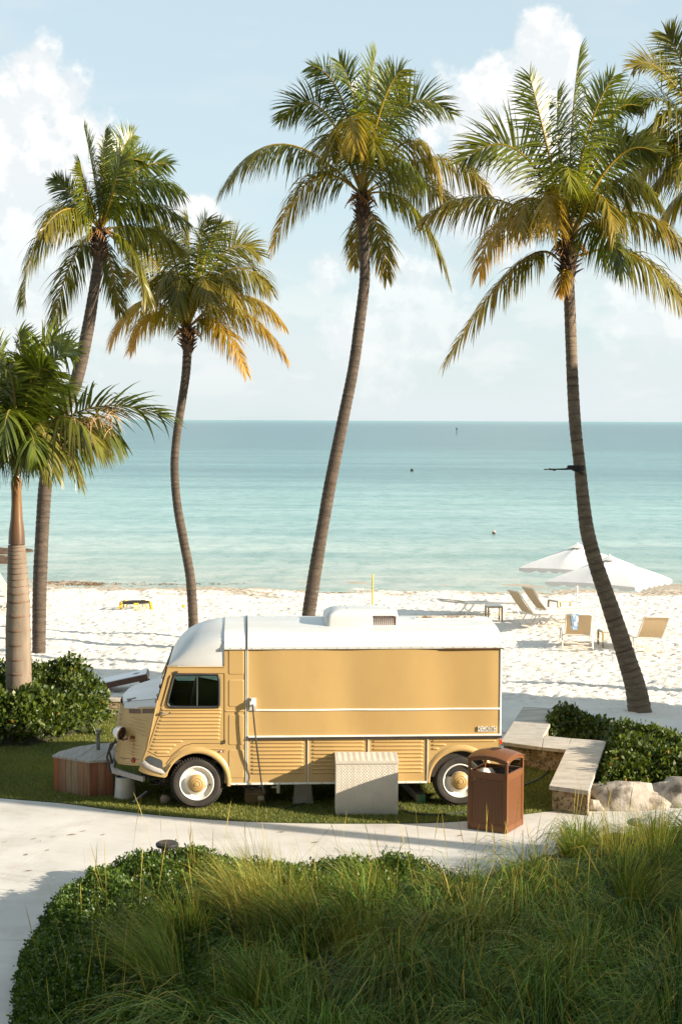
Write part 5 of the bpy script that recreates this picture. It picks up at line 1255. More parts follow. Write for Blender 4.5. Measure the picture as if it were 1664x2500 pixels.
# dry seaweed on the tide line
def seaweed():
    n = 2600; u = rng.uniform(112, 620, n); k = rng.uniform(0, 1, n)
    keep = rng.uniform(0, 1, n) < np.where(u < 250, 1, .14); u = u[keep]; n = len(u)
    v = 1427 + rng.normal(0, 2.2, n) + np.clip((250 - u) / 140, 0, 1) * -3
    pts = np.array([tuple(tY(a, b)) for a, b in zip(u, v)]); pts[:, 2] = sand_z(pts[:, 0], pts[:, 1]) + .01
    a = rng.uniform(0, 2 * np.pi, n); d0 = np.stack([np.cos(a), np.sin(a), rng.uniform(.1, .8, n)], 1)
    V, Q, al = ribbons(pts, d0, rng.uniform(.08, .22, n), rng.uniform(.02, .05, n), np.full(n, 1.2), 3)
    tag(nmesh('seaweed', V, Q, mat('dry_weed', (.16, .085, .035), (.28, .17, .08), rough=.9, scale=3, world=True)), 'line of dry brown seaweed along the tide mark', 'seaweed', kind='stuff')
seaweed()
# path lamps in the bed
def path_lamp(u, v, z, r, label, m):
    p = G(u, v, z); o = empty('path_lamp', (p.x, p.y, 0), 0, label, 'lamp', 'low path lamps')
    mb = MB(); mb.lathe([(0, z + .02), (r * .82, z + .018), (r * .98, z + .006), (r, z - .01), (r * .94, z - .028), (r * .4, z - .04)], 24); mb.build('cap', m, o, smooth=45)
    mb = MB(); mb.disc(r * .78, z + .0215, 24); mb.build('solar_cell', mat('solar_cell', (.03, .045, .06), rough=.2), o)
    for k in range(3): a = 2.1 * k + .5; mb = MB(); mb.beam((r * .6 * math.cos(a), r * .6 * math.sin(a), z - .02), (r * .5 * math.cos(a), r * .5 * math.sin(a), z - .16), .012, .03); mb.build('bracket', m, o)
    mb = MB(); mb.tube([(0, 0, -.02), (0, 0, z - .15)], .028, 8); mb.lathe([(.03, z - .17), (r * .6, z - .16), (r * .6, z - .15), (0, z - .148)], 16); mb.build('post', m, o)
path_lamp(408, 2060, .47, .125, 'black round solar lamp rising from the ground cover', M_black)
path_lamp(1554, 2006, .42, .115, 'grey round lamp cap half hidden in tall grass', mat('lamp_grey', (.22, .23, .22), rough=.6))

# fallen leaves and scraps on turf, path and sand
def litter():
    r = np.random.default_rng(66); n = 260; x = r.uniform(-5.5, 5, n); y = r.uniform(14, 33, n); on_sand = y > 27.3
    z = np.where(on_sand, sand_z(x, y) + .015, np.where(inpoly(x, y, TURF), .03, .004)); k = on_sand | inpoly(x, y, TURF) | ((y > 15) & (y < 21) & ~inpoly(x, y, TURF)); k &= ~((x > 2.4) & (y > 21) & (y < 27.3)); k &= ~((x > -3.2) & (x < 2.3) & (y > 20.3) & (y < 23)); x, y, z = x[k], y[k], z[k]; n = len(x)
    a = r.uniform(0, 6.3, n); V, Q, al = ribbons(np.stack([x, y, z], 1), np.stack([np.cos(a), np.sin(a), r.uniform(0, .35, n)], 1), r.uniform(.04, .12, n), r.uniform(.012, .035, n), np.full(n, .5), 3)
    V[:, 2] = np.maximum(V[:, 2], np.repeat(z, 8))
    tag(nmesh('leaf_litter', V, Q, mat('dead_leaf', (.30, .19, .09), (.15, .09, .045), rough=.85, scale=2, world=True)), 'scattered dry leaves on turf, path and sand', 'leaf litter', kind='stuff')
litter()
# ------------------------------------------------------------------ palms
M_frond = leaf_mat('coconut_leaf', (0.026, 0.052, 0.005), (0.21, 0.235, 0.014), (0.54, 0.28, 0.025), rough=.34, trans=.30)
M_rach = mat('rachis', (0.34, 0.25, 0.06), (0.26, 0.20, 0.05), rough=.5, scale=3)
M_trunk = mat('palm_bark', (0.11, 0.080, 0.055), (0.060, 0.043, 0.030), rough=.9, scale=3, stretch=(1.5, 1.5, 5), bump=.9, bscale=14, bdist=.02, bstretch=(1, 1, 3), col3=(.33, .30, .25), scale3=9, amt3=.55, lo3=.6, hi3=.72)
M_trunk2 = mat('pale_palm_bark', (0.20, 0.15, 0.10), (0.12, 0.088, 0.06), rough=.9, scale=3, stretch=(1.5, 1.5, 5), bump=.8, bscale=14, bdist=.02, bstretch=(1, 1, 3), col3=(.36, .32, .26), scale3=11, amt3=.6, lo3=.6, hi3=.68)
M_boot = mat('palm_fibre', (0.10, 0.058, 0.030), (0.055, 0.034, 0.02), rough=.95, scale=9, stretch=(1, 1, 3), bump=1, bscale=22, bdist=.03)
M_fruit = mat('palm_flower', (.42, .21, .06), (.30, .14, .05), rough=.8, scale=6)

def add_rings(m, dark):
    nt = m.node_tree; N = nt.nodes; Lk = nt.links; b = N['Principled BSDF']; src = b.inputs['Base Color'].links[0].from_socket
    at_ = N.new('ShaderNodeAttribute'); at_.attribute_name = 'tint'; sp = N.new('ShaderNodeSeparateColor'); Lk.new(at_.outputs['Color'], sp.inputs[0])
    mx = N.new('ShaderNodeMix'); mx.data_type = 'RGBA'; Lk.new(sp.outputs[0], mx.inputs[0]); Lk.new(src, mx.inputs[6]); mx.inputs[7].default_value = (*dark, 1); Lk.new(mx.outputs[2], b.inputs['Base Color'])
add_rings(M_trunk, (.035, .025, .018)); add_rings(M_trunk2, (.055, .038, .025))
def trunk_mesh(name, pts, rads, m, parent, ring=.12, ringamp=.06, seed=0):
    C = catmull([tuple(p) for p in pts], 14); Rr = np.interp(np.linspace(0, 1, len(C)), np.linspace(0, 1, len(rads)), rads)
    P = np.array(C); seg = np.linalg.norm(np.diff(P, axis=0), axis=1); S = np.concatenate([[0], np.cumsum(seg)])
    s = np.arange(0, S[-1], ring / 4); Pn = np.stack([np.interp(s, S, P[:, k]) for k in range(3)], 1); Rn = np.interp(s, S, Rr)
    r0 = np.random.default_rng(seed); n = 18; jit = r0.normal(0, 1, len(s)); wob = np.convolve(r0.normal(0, 1, len(s) + 24), np.ones(25) / 25, 'valid') * 2
    T = np.gradient(Pn, axis=0); T /= np.linalg.norm(T, axis=1, keepdims=True); a = np.cross(T, np.array([0, 1.0, 0])); a /= np.linalg.norm(a, axis=1, keepdims=True); b = np.cross(a, T)
    ph = (s + .22 * wob * ring) / ring; saw = (ph % 1); rk = r0.uniform(.15, 1, int(ph.max()) + 3)[np.clip(np.floor(ph).astype(int), 0, None)]; nb_ = (saw > .72) * rk; rr = Rn * (1 + ringamp * (np.where(saw < .8, saw / .8, (1 - saw) / .2) - .5) * (1 + .3 * jit) + .02 * wob)
    t = np.linspace(0, 2 * np.pi, n, endpoint=False)
    V = Pn[:, None] + (a[:, None] * np.cos(t)[None, :, None] + b[:, None] * np.sin(t)[None, :, None]) * rr[:, None, None] * (1 + .03 * np.sin(3 * t + seed))[None, :, None]
    i = np.arange(len(s) - 1)[:, None] * n; k = np.arange(n)[None]; Q = np.stack([i + k, i + (k + 1) % n, i + n + (k + 1) % n, i + n + k], 2).reshape(-1, 4)
    ti = np.repeat(np.stack([np.clip(nb_ * (.5 + .4 * np.abs(jit)), 0, 1), np.clip(.5 + .25 * wob, 0, 1), np.zeros(len(s))], 1), n, 0)
    return nmesh(name, V.reshape(-1, 3), Q, m, parent, smooth=True, tint=ti)

def frond(parent, B, M, Tp, ll=.62, age=.0, n=92, droop=1.0, wid=.029, mat_=None, yellow=.0, seed=0, stalk=.16, up=.25, name='frond', wind=.0):
    """B base, M point half way, Tp tip; world points.  Leaflets are bending blades on both sides of the rachis."""
    r = np.random.default_rng(seed)
    B, M, Tp = (np.array(x, float) for x in (B, M, Tp)); C = 2 * M - .5 * (B + Tp)
    rach = np.array(bez(B, C, Tp, 15)); L = np.linalg.norm(np.diff(rach, axis=0), axis=1).sum()
    V = []; Q = []; Tn = []
    # rachis: tapered triangular tube
    d = np.gradient(rach, axis=0); d /= np.linalg.norm(d, axis=1, keepdims=True); side = np.cross(d, [0, 0, 1.0]); ln = np.linalg.norm(side, axis=1, keepdims=True)
    fallback = np.array([0, 1.0, 0]) if abs(d[0, 1]) < .8 else np.array([1.0, 0, 0])
    side = np.where(ln < .25, np.cross(d, fallback), side); side /= np.linalg.norm(side, axis=1, keepdims=True)
    for i in range(1, len(side)):
        if (side[i] * side[i - 1]).sum() < 0: side[i] *= -1
    for i in range(1, len(side)): side[i] = side[i - 1] * .5 + side[i] * .5; side[i] /= np.linalg.norm(side[i])
    updir = d[4:12, 2].mean(); roll = (R(80) if updir > .55 else (R(55) if updir > .2 else R(18))) * (1 if r.uniform() < .5 else -1) + r.normal(0, .25)
    if stalk < .13: roll *= .5
    nor = np.cross(side, d); side = side * math.cos(roll) + nor * math.sin(roll); nor = np.cross(side, d)
    nor *= np.sign(nor[:, 2:3] + 1e-6) if abs(nor[len(nor) // 3, 2]) > .2 else 1
    w = np.linspace(.040, .006, 15)[:, None]
    ring = np.stack([rach - side * w, rach + nor * w * .6, rach + side * w, rach - nor * w * .7], 1)
    V.append(ring.reshape(-1, 3)); i = np.arange(14)[:, None] * 4; k = np.arange(4)[None]
    Q.append(np.stack([i + k, i + (k + 1) % 4, i + 4 + (k + 1) % 4, i + 4 + k], 2).reshape(-1, 4)); nv = 60
    Tn.append(np.tile([min(1, .45 + age * .5), .8, 0], (60, 1)))
    t = np.linspace(stalk, .995, n) + r.normal(0, .003, n); t = np.clip(t, 0, 1)
    for sgn in (-1, 1):
        tt = np.clip(t + r.normal(0, .004, n), 0, 1)
        keep = r.uniform(0, 1, n) > (.03 + .10 * age); tt = tt[keep]; m = len(tt)
        ix = tt * 14; P = np.stack([np.interp(ix, range(15), rach[:, k]) for k in range(3)], 1)
        D = np.stack([np.interp(ix, range(15), d[:, k]) for k in range(3)], 1); S = np.stack([np.interp(ix, range(15), side[:, k]) for k in range(3)], 1); Nn = np.stack([np.interp(ix, range(15), nor[:, k]) for k in range(3)], 1)
        u = (tt - stalk) / (1 - stalk); ang = np.interp(u, [0, .5, 1], [R(70), R(58), R(25)]) + r.normal(0, .10, m)
        d0 = D * np.cos(ang)[:, None] + S * (sgn * np.sin(ang))[:, None] + Nn * (up + r.normal(0, .08, m))[:, None] + np.array([wind, 0, 0])
        ln_ = (1.55 if updir < .5 else 1.15) * ll * np.interp(u, [0, .12, .4, .75, 1], [.55, .85, 1, .78, .38]) * r.uniform(.82, 1.1, m)
        bend = droop * (2.5 if updir < .3 else .7) * np.interp(u, [0, .4, 1], [1.0, .95, .6]) * r.uniform(.6, 1.35, m)
        broken = r.uniform(0, 1, m) < .05; bend = np.where(broken, bend + 2.5, bend)
        V_, Q_, al = ribbons(P, d0, ln_, np.full(m, wid) * r.uniform(.8, 1.15, m), bend, 4, wdir=D, power=1.1)
        V.append(V_); Q.append(Q_ + nv); nv += len(V_)
        dry = np.repeat(np.clip(age * (.25 + .9 * u) + r.normal(0, .10, m) * (age > .2), 0, 1), 10)
        dry = np.clip(dry + (al > .7) * (al - .7) * (1.1 * age + .12), 0, 1)
        g = np.repeat(np.clip(.28 + yellow + r.normal(0, .2, m), 0, 1), 10)
        Tn.append(np.stack([dry, g, al], 1))
    return nmesh(name, np.concatenate(V), np.concatenate(Q), mat_ or M_frond, parent, tint=np.concatenate(Tn))

def palm(name, label, trunk_p, rads_px, Y, crown, fr, conv, m_trunk, zbase=None, seed=1, ll=.62, basez=None, boot=.13, extra=8, leafmat=None, group='coconut palms along the beach', wid=.029, ring=.12, flen=3.0, trunk_extra=None):
    """trunk points and fronds surveyed in the photo's plane at distance Y"""
    pts = []
    for i, (x, y) in enumerate(trunk_p):
        p = at(x * PK, y * PK, Y); pts.append(p)
    if zbase is not None:      # extend down to the ground where the foot is hidden
        d = pts[0] - pts[1]; k = (zbase - pts[0].z) / d.z; pts.insert(0, pts[0] + d * k)
    s = F / Y; rads = [w * PK / 2 / s for w in rads_px]
    if zbase is not None: rads.insert(0, rads[0] * 1.15)
    o = empty(name, (pts[0].x, pts[0].y, pts[0].z), 0, label, 'palm tree', group); bpy.context.view_layer.update()
    I = Vector(o.location); loc = lambda p: tuple(np.array(p) - np.array(I))
    pts[0] = pts[0] - Vector((0, 0, .3))
    trunk_mesh('trunk', [loc(p) for p in pts], rads, m_trunk, o, ring=ring, seed=seed)
    c = at(crown[0] * PK, crown[1] * PK, Y); cl = Vector(loc(c))
    top = Vector(loc(pts[-1])); r0 = rads[-1]
    mb = MB(); rr = np.random.default_rng(seed)
    for k in range(46):      # old leaf bases wrapped round the top of the trunk
        a = 2.4 * k; h = k / 46; b0 = top.lerp(cl, .0) + Vector((math.cos(a), math.sin(a), 0)) * r0 * .75 + Vector((0, 0, -.12 + h * (cl.z - top.z + .1)))
        d = Vector((math.cos(a) * .55, math.sin(a) * .55, 1)).normalized(); mb.tube([b0, b0 + d * .12 + Vector((0, 0, 0)), b0 + d * .2 + Vector((math.cos(a), math.sin(a), 0)) * rr.uniform(.02, .10)], [.05, .045, .015], 5, flat=.5)
    mb.tube([top - Vector((0, 0, .1)), top, top.lerp(cl, .5), cl + Vector((0, 0, .25))], [r0, r0 * 1.25, r0 * 1.35, r0 * .5], 10); mb.build('crown_base', M_boot, o, smooth=50)
    sd_ = seed * 1000
    for i, f in enumerate(fr):
        bx, by, mx, my, tx, ty, dY, age = f[:8]; kw = f[8] if len(f) > 8 else {}
        B = cl + Vector((0, .02 * (1 if dY > 0 else -1), 0)) if bx is None else Vector(loc(at(*[q * PK for q in conv(bx, by)], Y)))
        M_ = Vector(loc(at(*[q * PK for q in conv(mx, my)], Y + dY * .55))); T_ = Vector(loc(at(*[q * PK for q in conv(tx, ty)], Y + dY)))
        frond(o, B, M_, T_, ll=kw.get('ll', ll), age=age, seed=sd_ + i, droop=kw.get('droop', 1.0), yellow=kw.get('yellow', 0), mat_=leafmat, wid=kw.get('wid', wid), n=kw.get('n', 92), up=kw.get('up', .25))
    rr = np.random.default_rng(seed + 50)
    for k in range(extra):     # fronds pointing to and from the viewer, which overlap the crown
        a = rr.uniform(R(50), R(130)) * (1 if k % 2 else -1) + rr.normal(0, .1); el = rr.uniform(R(5), R(70)); Lf = flen * rr.uniform(.75, 1.0)
        d = Vector((math.cos(a) * math.cos(el), math.sin(a) * math.cos(el), math.sin(el)))
        M_ = cl + d * Lf * .5 + Vector((0, 0, .05)); T_ = cl + d * Lf * .95 + Vector((0, 0, -Lf * (.55 - .35 * math.sin(el))))
        frond(o, cl, M_, T_, ll=ll * .95, age=rr.uniform(0, .25), seed=sd_ + 500 + k, mat_=leafmat, wid=wid, droop=1.1)
    mb = MB()
    for k in range(7 if boot else 0):
        a = 2 * math.pi * k / 7; b0 = cl + Vector((math.cos(a), math.sin(a), 0)) * .08
        for j in range(5):
            q = b0 + Vector((math.cos(a + j * .2) * (.14 + .03 * j), math.sin(a + j * .2) * (.14 + .03 * j), .02 - .05 * j)); mb.tube([b0, q, q + Vector((math.cos(a) * .06, math.sin(a) * .06, -.10))], [.012, .010, .006], 4)
    if boot: mb.build('flower_stalk', M_fruit, o)
    return o

cA = lambda x, y: (x * .4207, 235.6 + y * .4207)
cC = lambda x, y: (471.2 + x * .4207, 75.4 + y * .4207)
cD = lambda x, y: (942.3 + x * .3991, 56.5 + y * .3991)
cF = lambda x, y: (x * .2524, 706.7 + y * .2524)
N_ = None
palm('palm_tree', 'tall coconut palm at left leaning right above the royal palm', [(90, 1497), (91, 1400), (94, 1300), (99, 1200), (106, 1110), (122, 1030), (148, 945), (178, 870), (203, 755), (218, 660), (228, 590)],
     [31, 32, 32, 31, 31, 30, 30, 30, 28, 25, 23], 34.0, (232, 530),
     [(N_, 0, 250, 705, 125, 1110, -.6, .12), (N_, 0, 400, 850, 290, 1230, .5, .1), (N_, 0, 610, 900, 660, 1150, .9, .15, {'ll': .5}), (N_, 0, 720, 800, 800, 1080, -.3, .15), (N_, 0, 420, 540, 300, 420, .3, 0, {'ll': .45}),
      (N_, 0, 520, 430, 460, 130, .2, 0, {'ll': .5}), (N_, 0, 560, 420, 578, 150, -.3, 0, {'yellow': .2, 'll': .5}), (N_, 0, 610, 380, 780, 320, .4, 0, {'yellow': .25}), (N_, 0, 740, 450, 980, 490, -.4, 0), (N_, 0, 740, 555, 1010, 650, .3, .05),
      (N_, 0, 770, 690, 980, 800, .6, .1), (N_, 0, 640, 340, 730, 180, .8, 0, {'yellow': .15}), (N_, 0, 700, 400, 930, 340, .7, 0), (N_, 0, 480, 500, 440, 330, -.8, .05, {'ll': .5}), (N_, 0, 620, 480, 660, 300, -.9, 0)],
     cA, M_trunk, seed=1, extra=1, flen=2.2)
palm('palm_tree', 'shorter coconut palm with golden lower fronds behind the van cab', [(445, 1440), (443, 1390), (437, 1320), (422, 1240), (408, 1160), (402, 1080), (406, 1010), (418, 930), (428, 860), (432, 800)],
     [23, 23, 22, 21, 20, 19, 19, 19, 20, 21], 37.0, (432, 757),
     [(N_, 0, 790, 1085, 615, 1290, -.8, .75, {'ll': .75, 'yellow': .4}), (N_, 0, 830, 1150, 720, 1340, .4, .8, {'ll': .6, 'yellow': .4}), (N_, 0, 1190, 1205, 1350, 1480, -.6, .65, {'ll': .5}), (N_, 0, 1290, 1130, 1560, 1390, -.2, .55, {'ll': .6}),
      (N_, 0, 1300, 1055, 1540, 1200, .6, .45), (N_, 0, 1240, 920, 1470, 1020, -.3, .2), (N_, 0, 1220, 830, 1420, 840, .5, .15), (N_, 0, 1120, 850, 1210, 660, .2, .05), (N_, 0, 1035, 860, 1030, 630, .5, .1), (N_, 0, 950, 850, 870, 680, .2, .08),
      (N_, 0, 860, 900, 690, 780, -.3, .2), (N_, 0, 850, 1000, 690, 960, .4, .25), (N_, 0, 1080, 860, 1130, 640, -.4, .05), (N_, 0, 1000, 960, 960, 1130, -1.5, .1), (N_, 0, 1090, 960, 1160, 1120, -1.5, .2), (N_, 0, 940, 930, 850, 1080, -1.2, .25), (N_, 0, 1180, 960, 1300, 1120, -1.0, .25)],
     cA, M_trunk, zbase=sz(-3, 37), seed=2, extra=1, flen=2.3, ll=.68)
palm('palm_tree', 'tall coconut palm with curved trunk rising behind the van roof', [(710, 1415), (720, 1345), (733, 1265), (746, 1190), (760, 1110), (776, 1030), (793, 945), (812, 850), (826, 750), (838, 650), (838, 580), (834, 510)],
     [31, 30, 29, 28, 28, 27, 26, 25, 25, 24, 23, 24], 34.0, (832, 450),
     [(N_, 0, 430, 608, 105, 850, -.5, .15, {'ll': .72}), (N_, 0, 590, 800, 375, 1170, -.7, .35, {'ll': .62}), (880, 960, 950, 1080, 995, 1340, .8, .25, {'ll': .5}), (840, 980, 830, 1090, 815, 1270, .8, .3, {'ll': .4}), (N_, 0, 1130, 945, 1325, 1340, -.4, .15),
      (N_, 0, 1130, 590, 1280, 850, -.9, .3, {'ll': .7}), (N_, 0, 1280, 690, 1550, 900, .3, .3, {'ll': .62}), (N_, 0, 1130, 810, 1350, 930, .8, .15, {'ll': .6}), (N_, 0, 1080, 420, 1340, 440, -.3, .05, {'ll': .55}), (N_, 0, 640, 420, 415, 480, .3, .05, {'ll': .5}),
      (N_, 0, 750, 370, 580, 180, .2, 0, {'ll': .6}), (N_, 0, 880, 440, 935, 110, .1, 0, {'yellow': .3}), (N_, 0, 960, 420, 1075, 205, -.3, .05, {'yellow': .45}), (N_, 0, 830, 440, 735, 160, -.2, 0), (N_, 0, 800, 470, 830, 640, -1.7, .4, {'yellow': .4}),
      (N_, 0, 1000, 460, 1100, 310, .5, 0), (N_, 0, 710, 560, 690, 680, -1.2, .2), (N_, 0, 910, 480, 1010, 190, .9, 0, {'yellow': .2}), (N_, 0, 900, 600, 930, 660, -1.6, .1)],
     cC, M_trunk, zbase=sz(-1, 34), seed=3, extra=1, flen=2.5, ll=.66)
PD = palm('palm_tree', 'large coconut palm at right with trunk leaning across the umbrellas', [(1476, 1640), (1462, 1590), (1440, 1515), (1418, 1445), (1395, 1375), (1370, 1300), (1350, 1225), (1340, 1150), (1333, 1080), (1322, 980), (1316, 880), (1312, 780), (1309, 700), (1305, 625)],
     [58, 50, 44, 41, 38, 36, 34, 30, 28, 28, 27, 26, 26, 27], 27.0, (1308, 560),
     [(840, 1340, 600, 1400, 215, 1930, -.4, .3, {'ll': .55}), (N_, 0, 580, 1110, 400, 1430, -.8, .7, {'ll': .58, 'yellow': .3}), (N_, 0, 460, 1000, 85, 1120, .3, .3, {'ll': .6}), (N_, 0, 640, 740, 320, 780, -.2, .05, {'ll': .58}), (N_, 0, 780, 960, 860, 1190, -1.5, .5, {'yellow': .4}),
      (N_, 0, 790, 700, 690, 300, -.2, 0, {'yellow': .25, 'll': .6}), (N_, 0, 930, 650, 980, 140, .2, 0, {'yellow': .3, 'll': .55}), (N_, 0, 1010, 680, 1170, 300, -.4, 0, {'yellow': .45, 'll': .6}), (N_, 0, 1090, 620, 1320, 470, .3, 0, {'yellow': .2}), (N_, 0, 1170, 790, 1420, 740, -.3, .05),
      (N_, 0, 1190, 900, 1430, 1020, -.8, .1), (N_, 0, 1290, 1080, 1610, 1330, .2, .25), (980, 1335, 1290, 1330, 1600, 1640, -.2, .2), (N_, 0, 860, 750, 850, 390, .7, 0, {'yellow': .2}), (N_, 0, 1060, 820, 1260, 640, .8, 0), (900, 1380, 880, 1440, 860, 1540, -.3, .8, {'ll': .3, 'n': 30}),
      (N_, 0, 1080, 980, 1190, 1250, -1.3, .25), (N_, 0, 900, 850, 930, 940, -1.7, .05, {'yellow': .4}), (N_, 0, 720, 1000, 640, 1180, -1.2, .4, {'yellow': .2})],
     cD, M_trunk2, seed=4, extra=1, flen=2.1, ll=.58)
palm('palm_tree', 'coconut palm whose crown reaches in from the right picture edge', [(1930, 1560), (1880, 1300), (1800, 1000), (1730, 700), (1690, 480)],
     [50, 38, 32, 28, 27], 28.3, (1668, 400),
     [(N_, 0, 1500, 320, 1290, 250, -.4, .2, {'ll': .55}), (N_, 0, 1480, 680, 1240, 1080, -.4, .45, {'ll': .7}), (N_, 0, 1450, 600, 1250, 740, .4, .1, {'ll': .6}), (N_, 0, 1580, 960, 1450, 1150, .5, .25), (N_, 0, 1520, 480, 1330, 470, -.6, .1), (N_, 0, 1600, 300, 1480, 60, .2, .1),
      (N_, 0, 1560, 800, 1400, 960, -.9, .2), (N_, 0, 1750, 300, 1760, 0, 0, 0), (N_, 0, 1950, 600, 2300, 700, 0, 0), (N_, 0, 1950, 850, 2200, 1200, 0, .2), (N_, 0, 1900, 400, 2150, 200, 0, 0), (N_, 0, 1560, 560, 1420, 560, -1.0, .15)],
     cD, M_trunk2, seed=5, extra=1, flen=2.3)
# two more palms of the row beyond the right edge: their trunks throw the long shadows
def off_palm(X, Y, h, label, seed, lean=0.0):
    o = empty('palm_tree', (X, Y, 0), 0, label, 'palm tree', 'coconut palms along the beach')
    trunk_mesh('trunk', [(0, 0, -.1), (lean * .3, .05, h * .33), (lean * .6, .1, h * .66), (lean, 0, h)], [.20, .15, .13, .12], M_trunk2, o, seed=seed)
    r = np.random.default_rng(seed); c = Vector((lean, 0, h + .2))
    for k in range(18):
        a = 2.4 * k; el = R(75 - 5.5 * k); d = Vector((math.cos(a) * math.cos(el), math.sin(a) * math.cos(el), math.sin(el))); Lf = 2.7
        frond(o, c, c + d * Lf * .5 + Vector((0, 0, .1)), c + d * Lf * .9 + Vector((0, 0, -.9)), seed=seed * 77 + k, n=40)
off_palm(9.2, 15.9, 9.0, 'coconut palm beside the path beyond the right edge', 21, -.3)

# royal-type palm at the left edge
M_royal = leaf_mat('royal_leaf', (0.024, 0.056, 0.006), (0.15, 0.20, 0.016), (0.42, 0.26, 0.08), rough=.33, trans=.28)
M_rtrunk = mat('royal_bark', (0.25, 0.195, 0.14), (0.18, 0.14, 0.10), rough=.85, scale=2.5, stretch=(3, 3, .8), bump=.4, bscale=20, col3=(.14, .09, .06), scale3=3, amt3=.5, lo3=.5, hi3=.75)
def shaft_mat():
    m = mat('crownshaft', (0.30, 0.24, 0.03), rough=.35); nt = m.node_tree; N = nt.nodes; Lk = nt.links; b = N['Principled BSDF']
    tc = N.new('ShaderNodeTexCoord'); sp = N.new('ShaderNodeSeparateXYZ'); Lk.new(tc.outputs['Generated'], sp.inputs[0]); rp = N.new('ShaderNodeValToRGB'); Lk.new(sp.outputs[2], rp.inputs[0])
    for p, c in ((0.0, (.09, .05, .03)), (.22, (.12, .055, .03)), (.40, (.20, .12, .025)), (.55, (.28, .26, .03)), (.9, (.27, .29, .03)), (1, (.25, .13, .04))):
        if p in (0.0, 1): e = rp.color_ramp.elements[0 if p == 0 else 1]
        else: e = rp.color_ramp.elements.new(p)
        e.color = (*c, 1); e.position = p
    Lk.new(rp.outputs[0], b.inputs['Base Color']); return m
def royal():
    Y = 25.6; tp = [(45, 1640), (44, 1540), (43, 1450), (43, 1380), (41, 1310), (39, 1250)]
    pts = [at(x * PK, y * PK, Y) for x, y in tp]; s = F / Y; o = empty('royal_palm', (pts[0].x, Y, 0), 0, 'royal palm with ringed grey trunk and yellow crownshaft at the left edge', 'palm tree')
    I = Vector(o.location); I.z = 0; loc = lambda p: p - I
    base = Vector((0, 0, -.05)); rads = [w * PK / 2 / s for w in (60, 58, 57, 53, 46, 38)]
    P = [base] + [loc(p) for p in pts[1:]]
    trunk_mesh('trunk', [tuple(p) for p in P], rads, M_rtrunk, o, ring=.20, ringamp=.02, seed=9)
    # dark ring scars
    mb = MB(); C = catmull([tuple(p) for p in P], 30); rr = np.interp(np.linspace(0, 1, len(C)), np.linspace(0, 1, 6), rads)
    zs = [c[2] for c in C]; z = .25; k = 0; zt_ = zs[-1]
    while z < zt_ - .02:
        i = int(np.argmin([abs(q - z) for q in zs])); c = Vector(C[i]); r = rr[i]; hgt = .022 if z < zt_ - .8 else .012
        mb.lathe([(r * 1.00, -hgt), (r * 1.022, -hgt * .6), (r * 1.022, hgt * .6), (r * 1.0, hgt)], 24, 'Z', (c.x, c.y, z)); z += .235 if z < zt_ - 1.0 else .06 + .1 * max(0, (zt_ - z - .2)); k += 1
    mb.build('leaf_scars', mat('scar_bark', (.15, .095, .06), (.20, .13, .09), rough=.9, scale=8), o, smooth=60)
    sp_ = [(39, 1252, 38), (39, 1225, 36), (39, 1195, 28), (39, 1160, 24), (38, 1130, 23), (38, 1112, 26), (38, 1095, 18)]
    mb = MB(); mb.tube([loc(at(x * PK, y * PK, Y)) for x, y, w in sp_], [w * PK / 2 / s for x, y, w in sp_], 18); mb.build('crownshaft', shaft_mat(), o, smooth=60)
    c = loc(at(38 * PK, 1095 * PK, Y)); T = lambda x, y, dY: loc(at(*[q * PK for q in cF(x, y)], Y + dY))
    fr = [(700, 960, 1480, 985, -.4, {'ll': .75}), (420, 640, 650, 420, -.2, {}), (330, 520, 560, 330, .5, {}), (200, 780, 170, 260, .2, {}), (60, 800, -120, 240, -.3, {}), (-80, 900, -330, 560, .2, {}), (-150, 1100, -480, 1100, -.2, {}),
          (-60, 1250, -260, 1650, -.7, {}), (430, 1130, 730, 1560, .4, {'ll': .6}), (330, 1060, 480, 1480, -1.2, {'ll': .6}), (520, 1010, 900, 1260, -.9, {'ll': .7}), (100, 950, 20, 1250, -1.4, {}), (380, 820, 560, 760, .9, {}), (300, 700, 480, 620, -.9, {}), (80, 700, -20, 420, .9, {}), (230, 900, 330, 520, -.7, {}), (140, 850, 60, 520, -.9, {}), (20, 1000, -120, 900, -1.0, {}), (250, 1150, 330, 1350, -1.5, {}), (600, 1080, 1050, 1180, .6, {'ll': .7})]
    for i, (mx, my, tx, ty, dY, kw) in enumerate(fr):
        frond(o, c, T(mx, my, dY * .6), T(tx, ty, dY), ll=kw.get('ll', .62) * 1.05, age=.06 if i not in (8, 9, 10) else .25, n=62, wid=.046, droop=1.1, mat_=M_royal, seed=900 + i, yellow=.15, stalk=.12, up=.3)
    # dry flower panicles hanging among the lower fronds
    r = np.random.default_rng(4); n = 420; u = r.uniform(0, 1, n); px = 250 + u * 820; py = 1260 - u * 300 + r.normal(0, 60, n)
    root = np.array([tuple(T(a, b, -.55 + r.normal(0, .15))) for a, b in zip(px, py)]); a = r.uniform(0, 6.3, n)
    V, Q, al = ribbons(root, np.stack([np.cos(a) * .5, np.sin(a) * .5, r.uniform(-.6, .4, n)], 1), r.uniform(.2, .5, n), np.full(n, .012), np.full(n, 1.6), 4)
    nmesh('dry_panicle', V, Q, mat('panicle', (.50, .33, .16), (.38, .24, .10), rough=.8, scale=5), o)
royal()

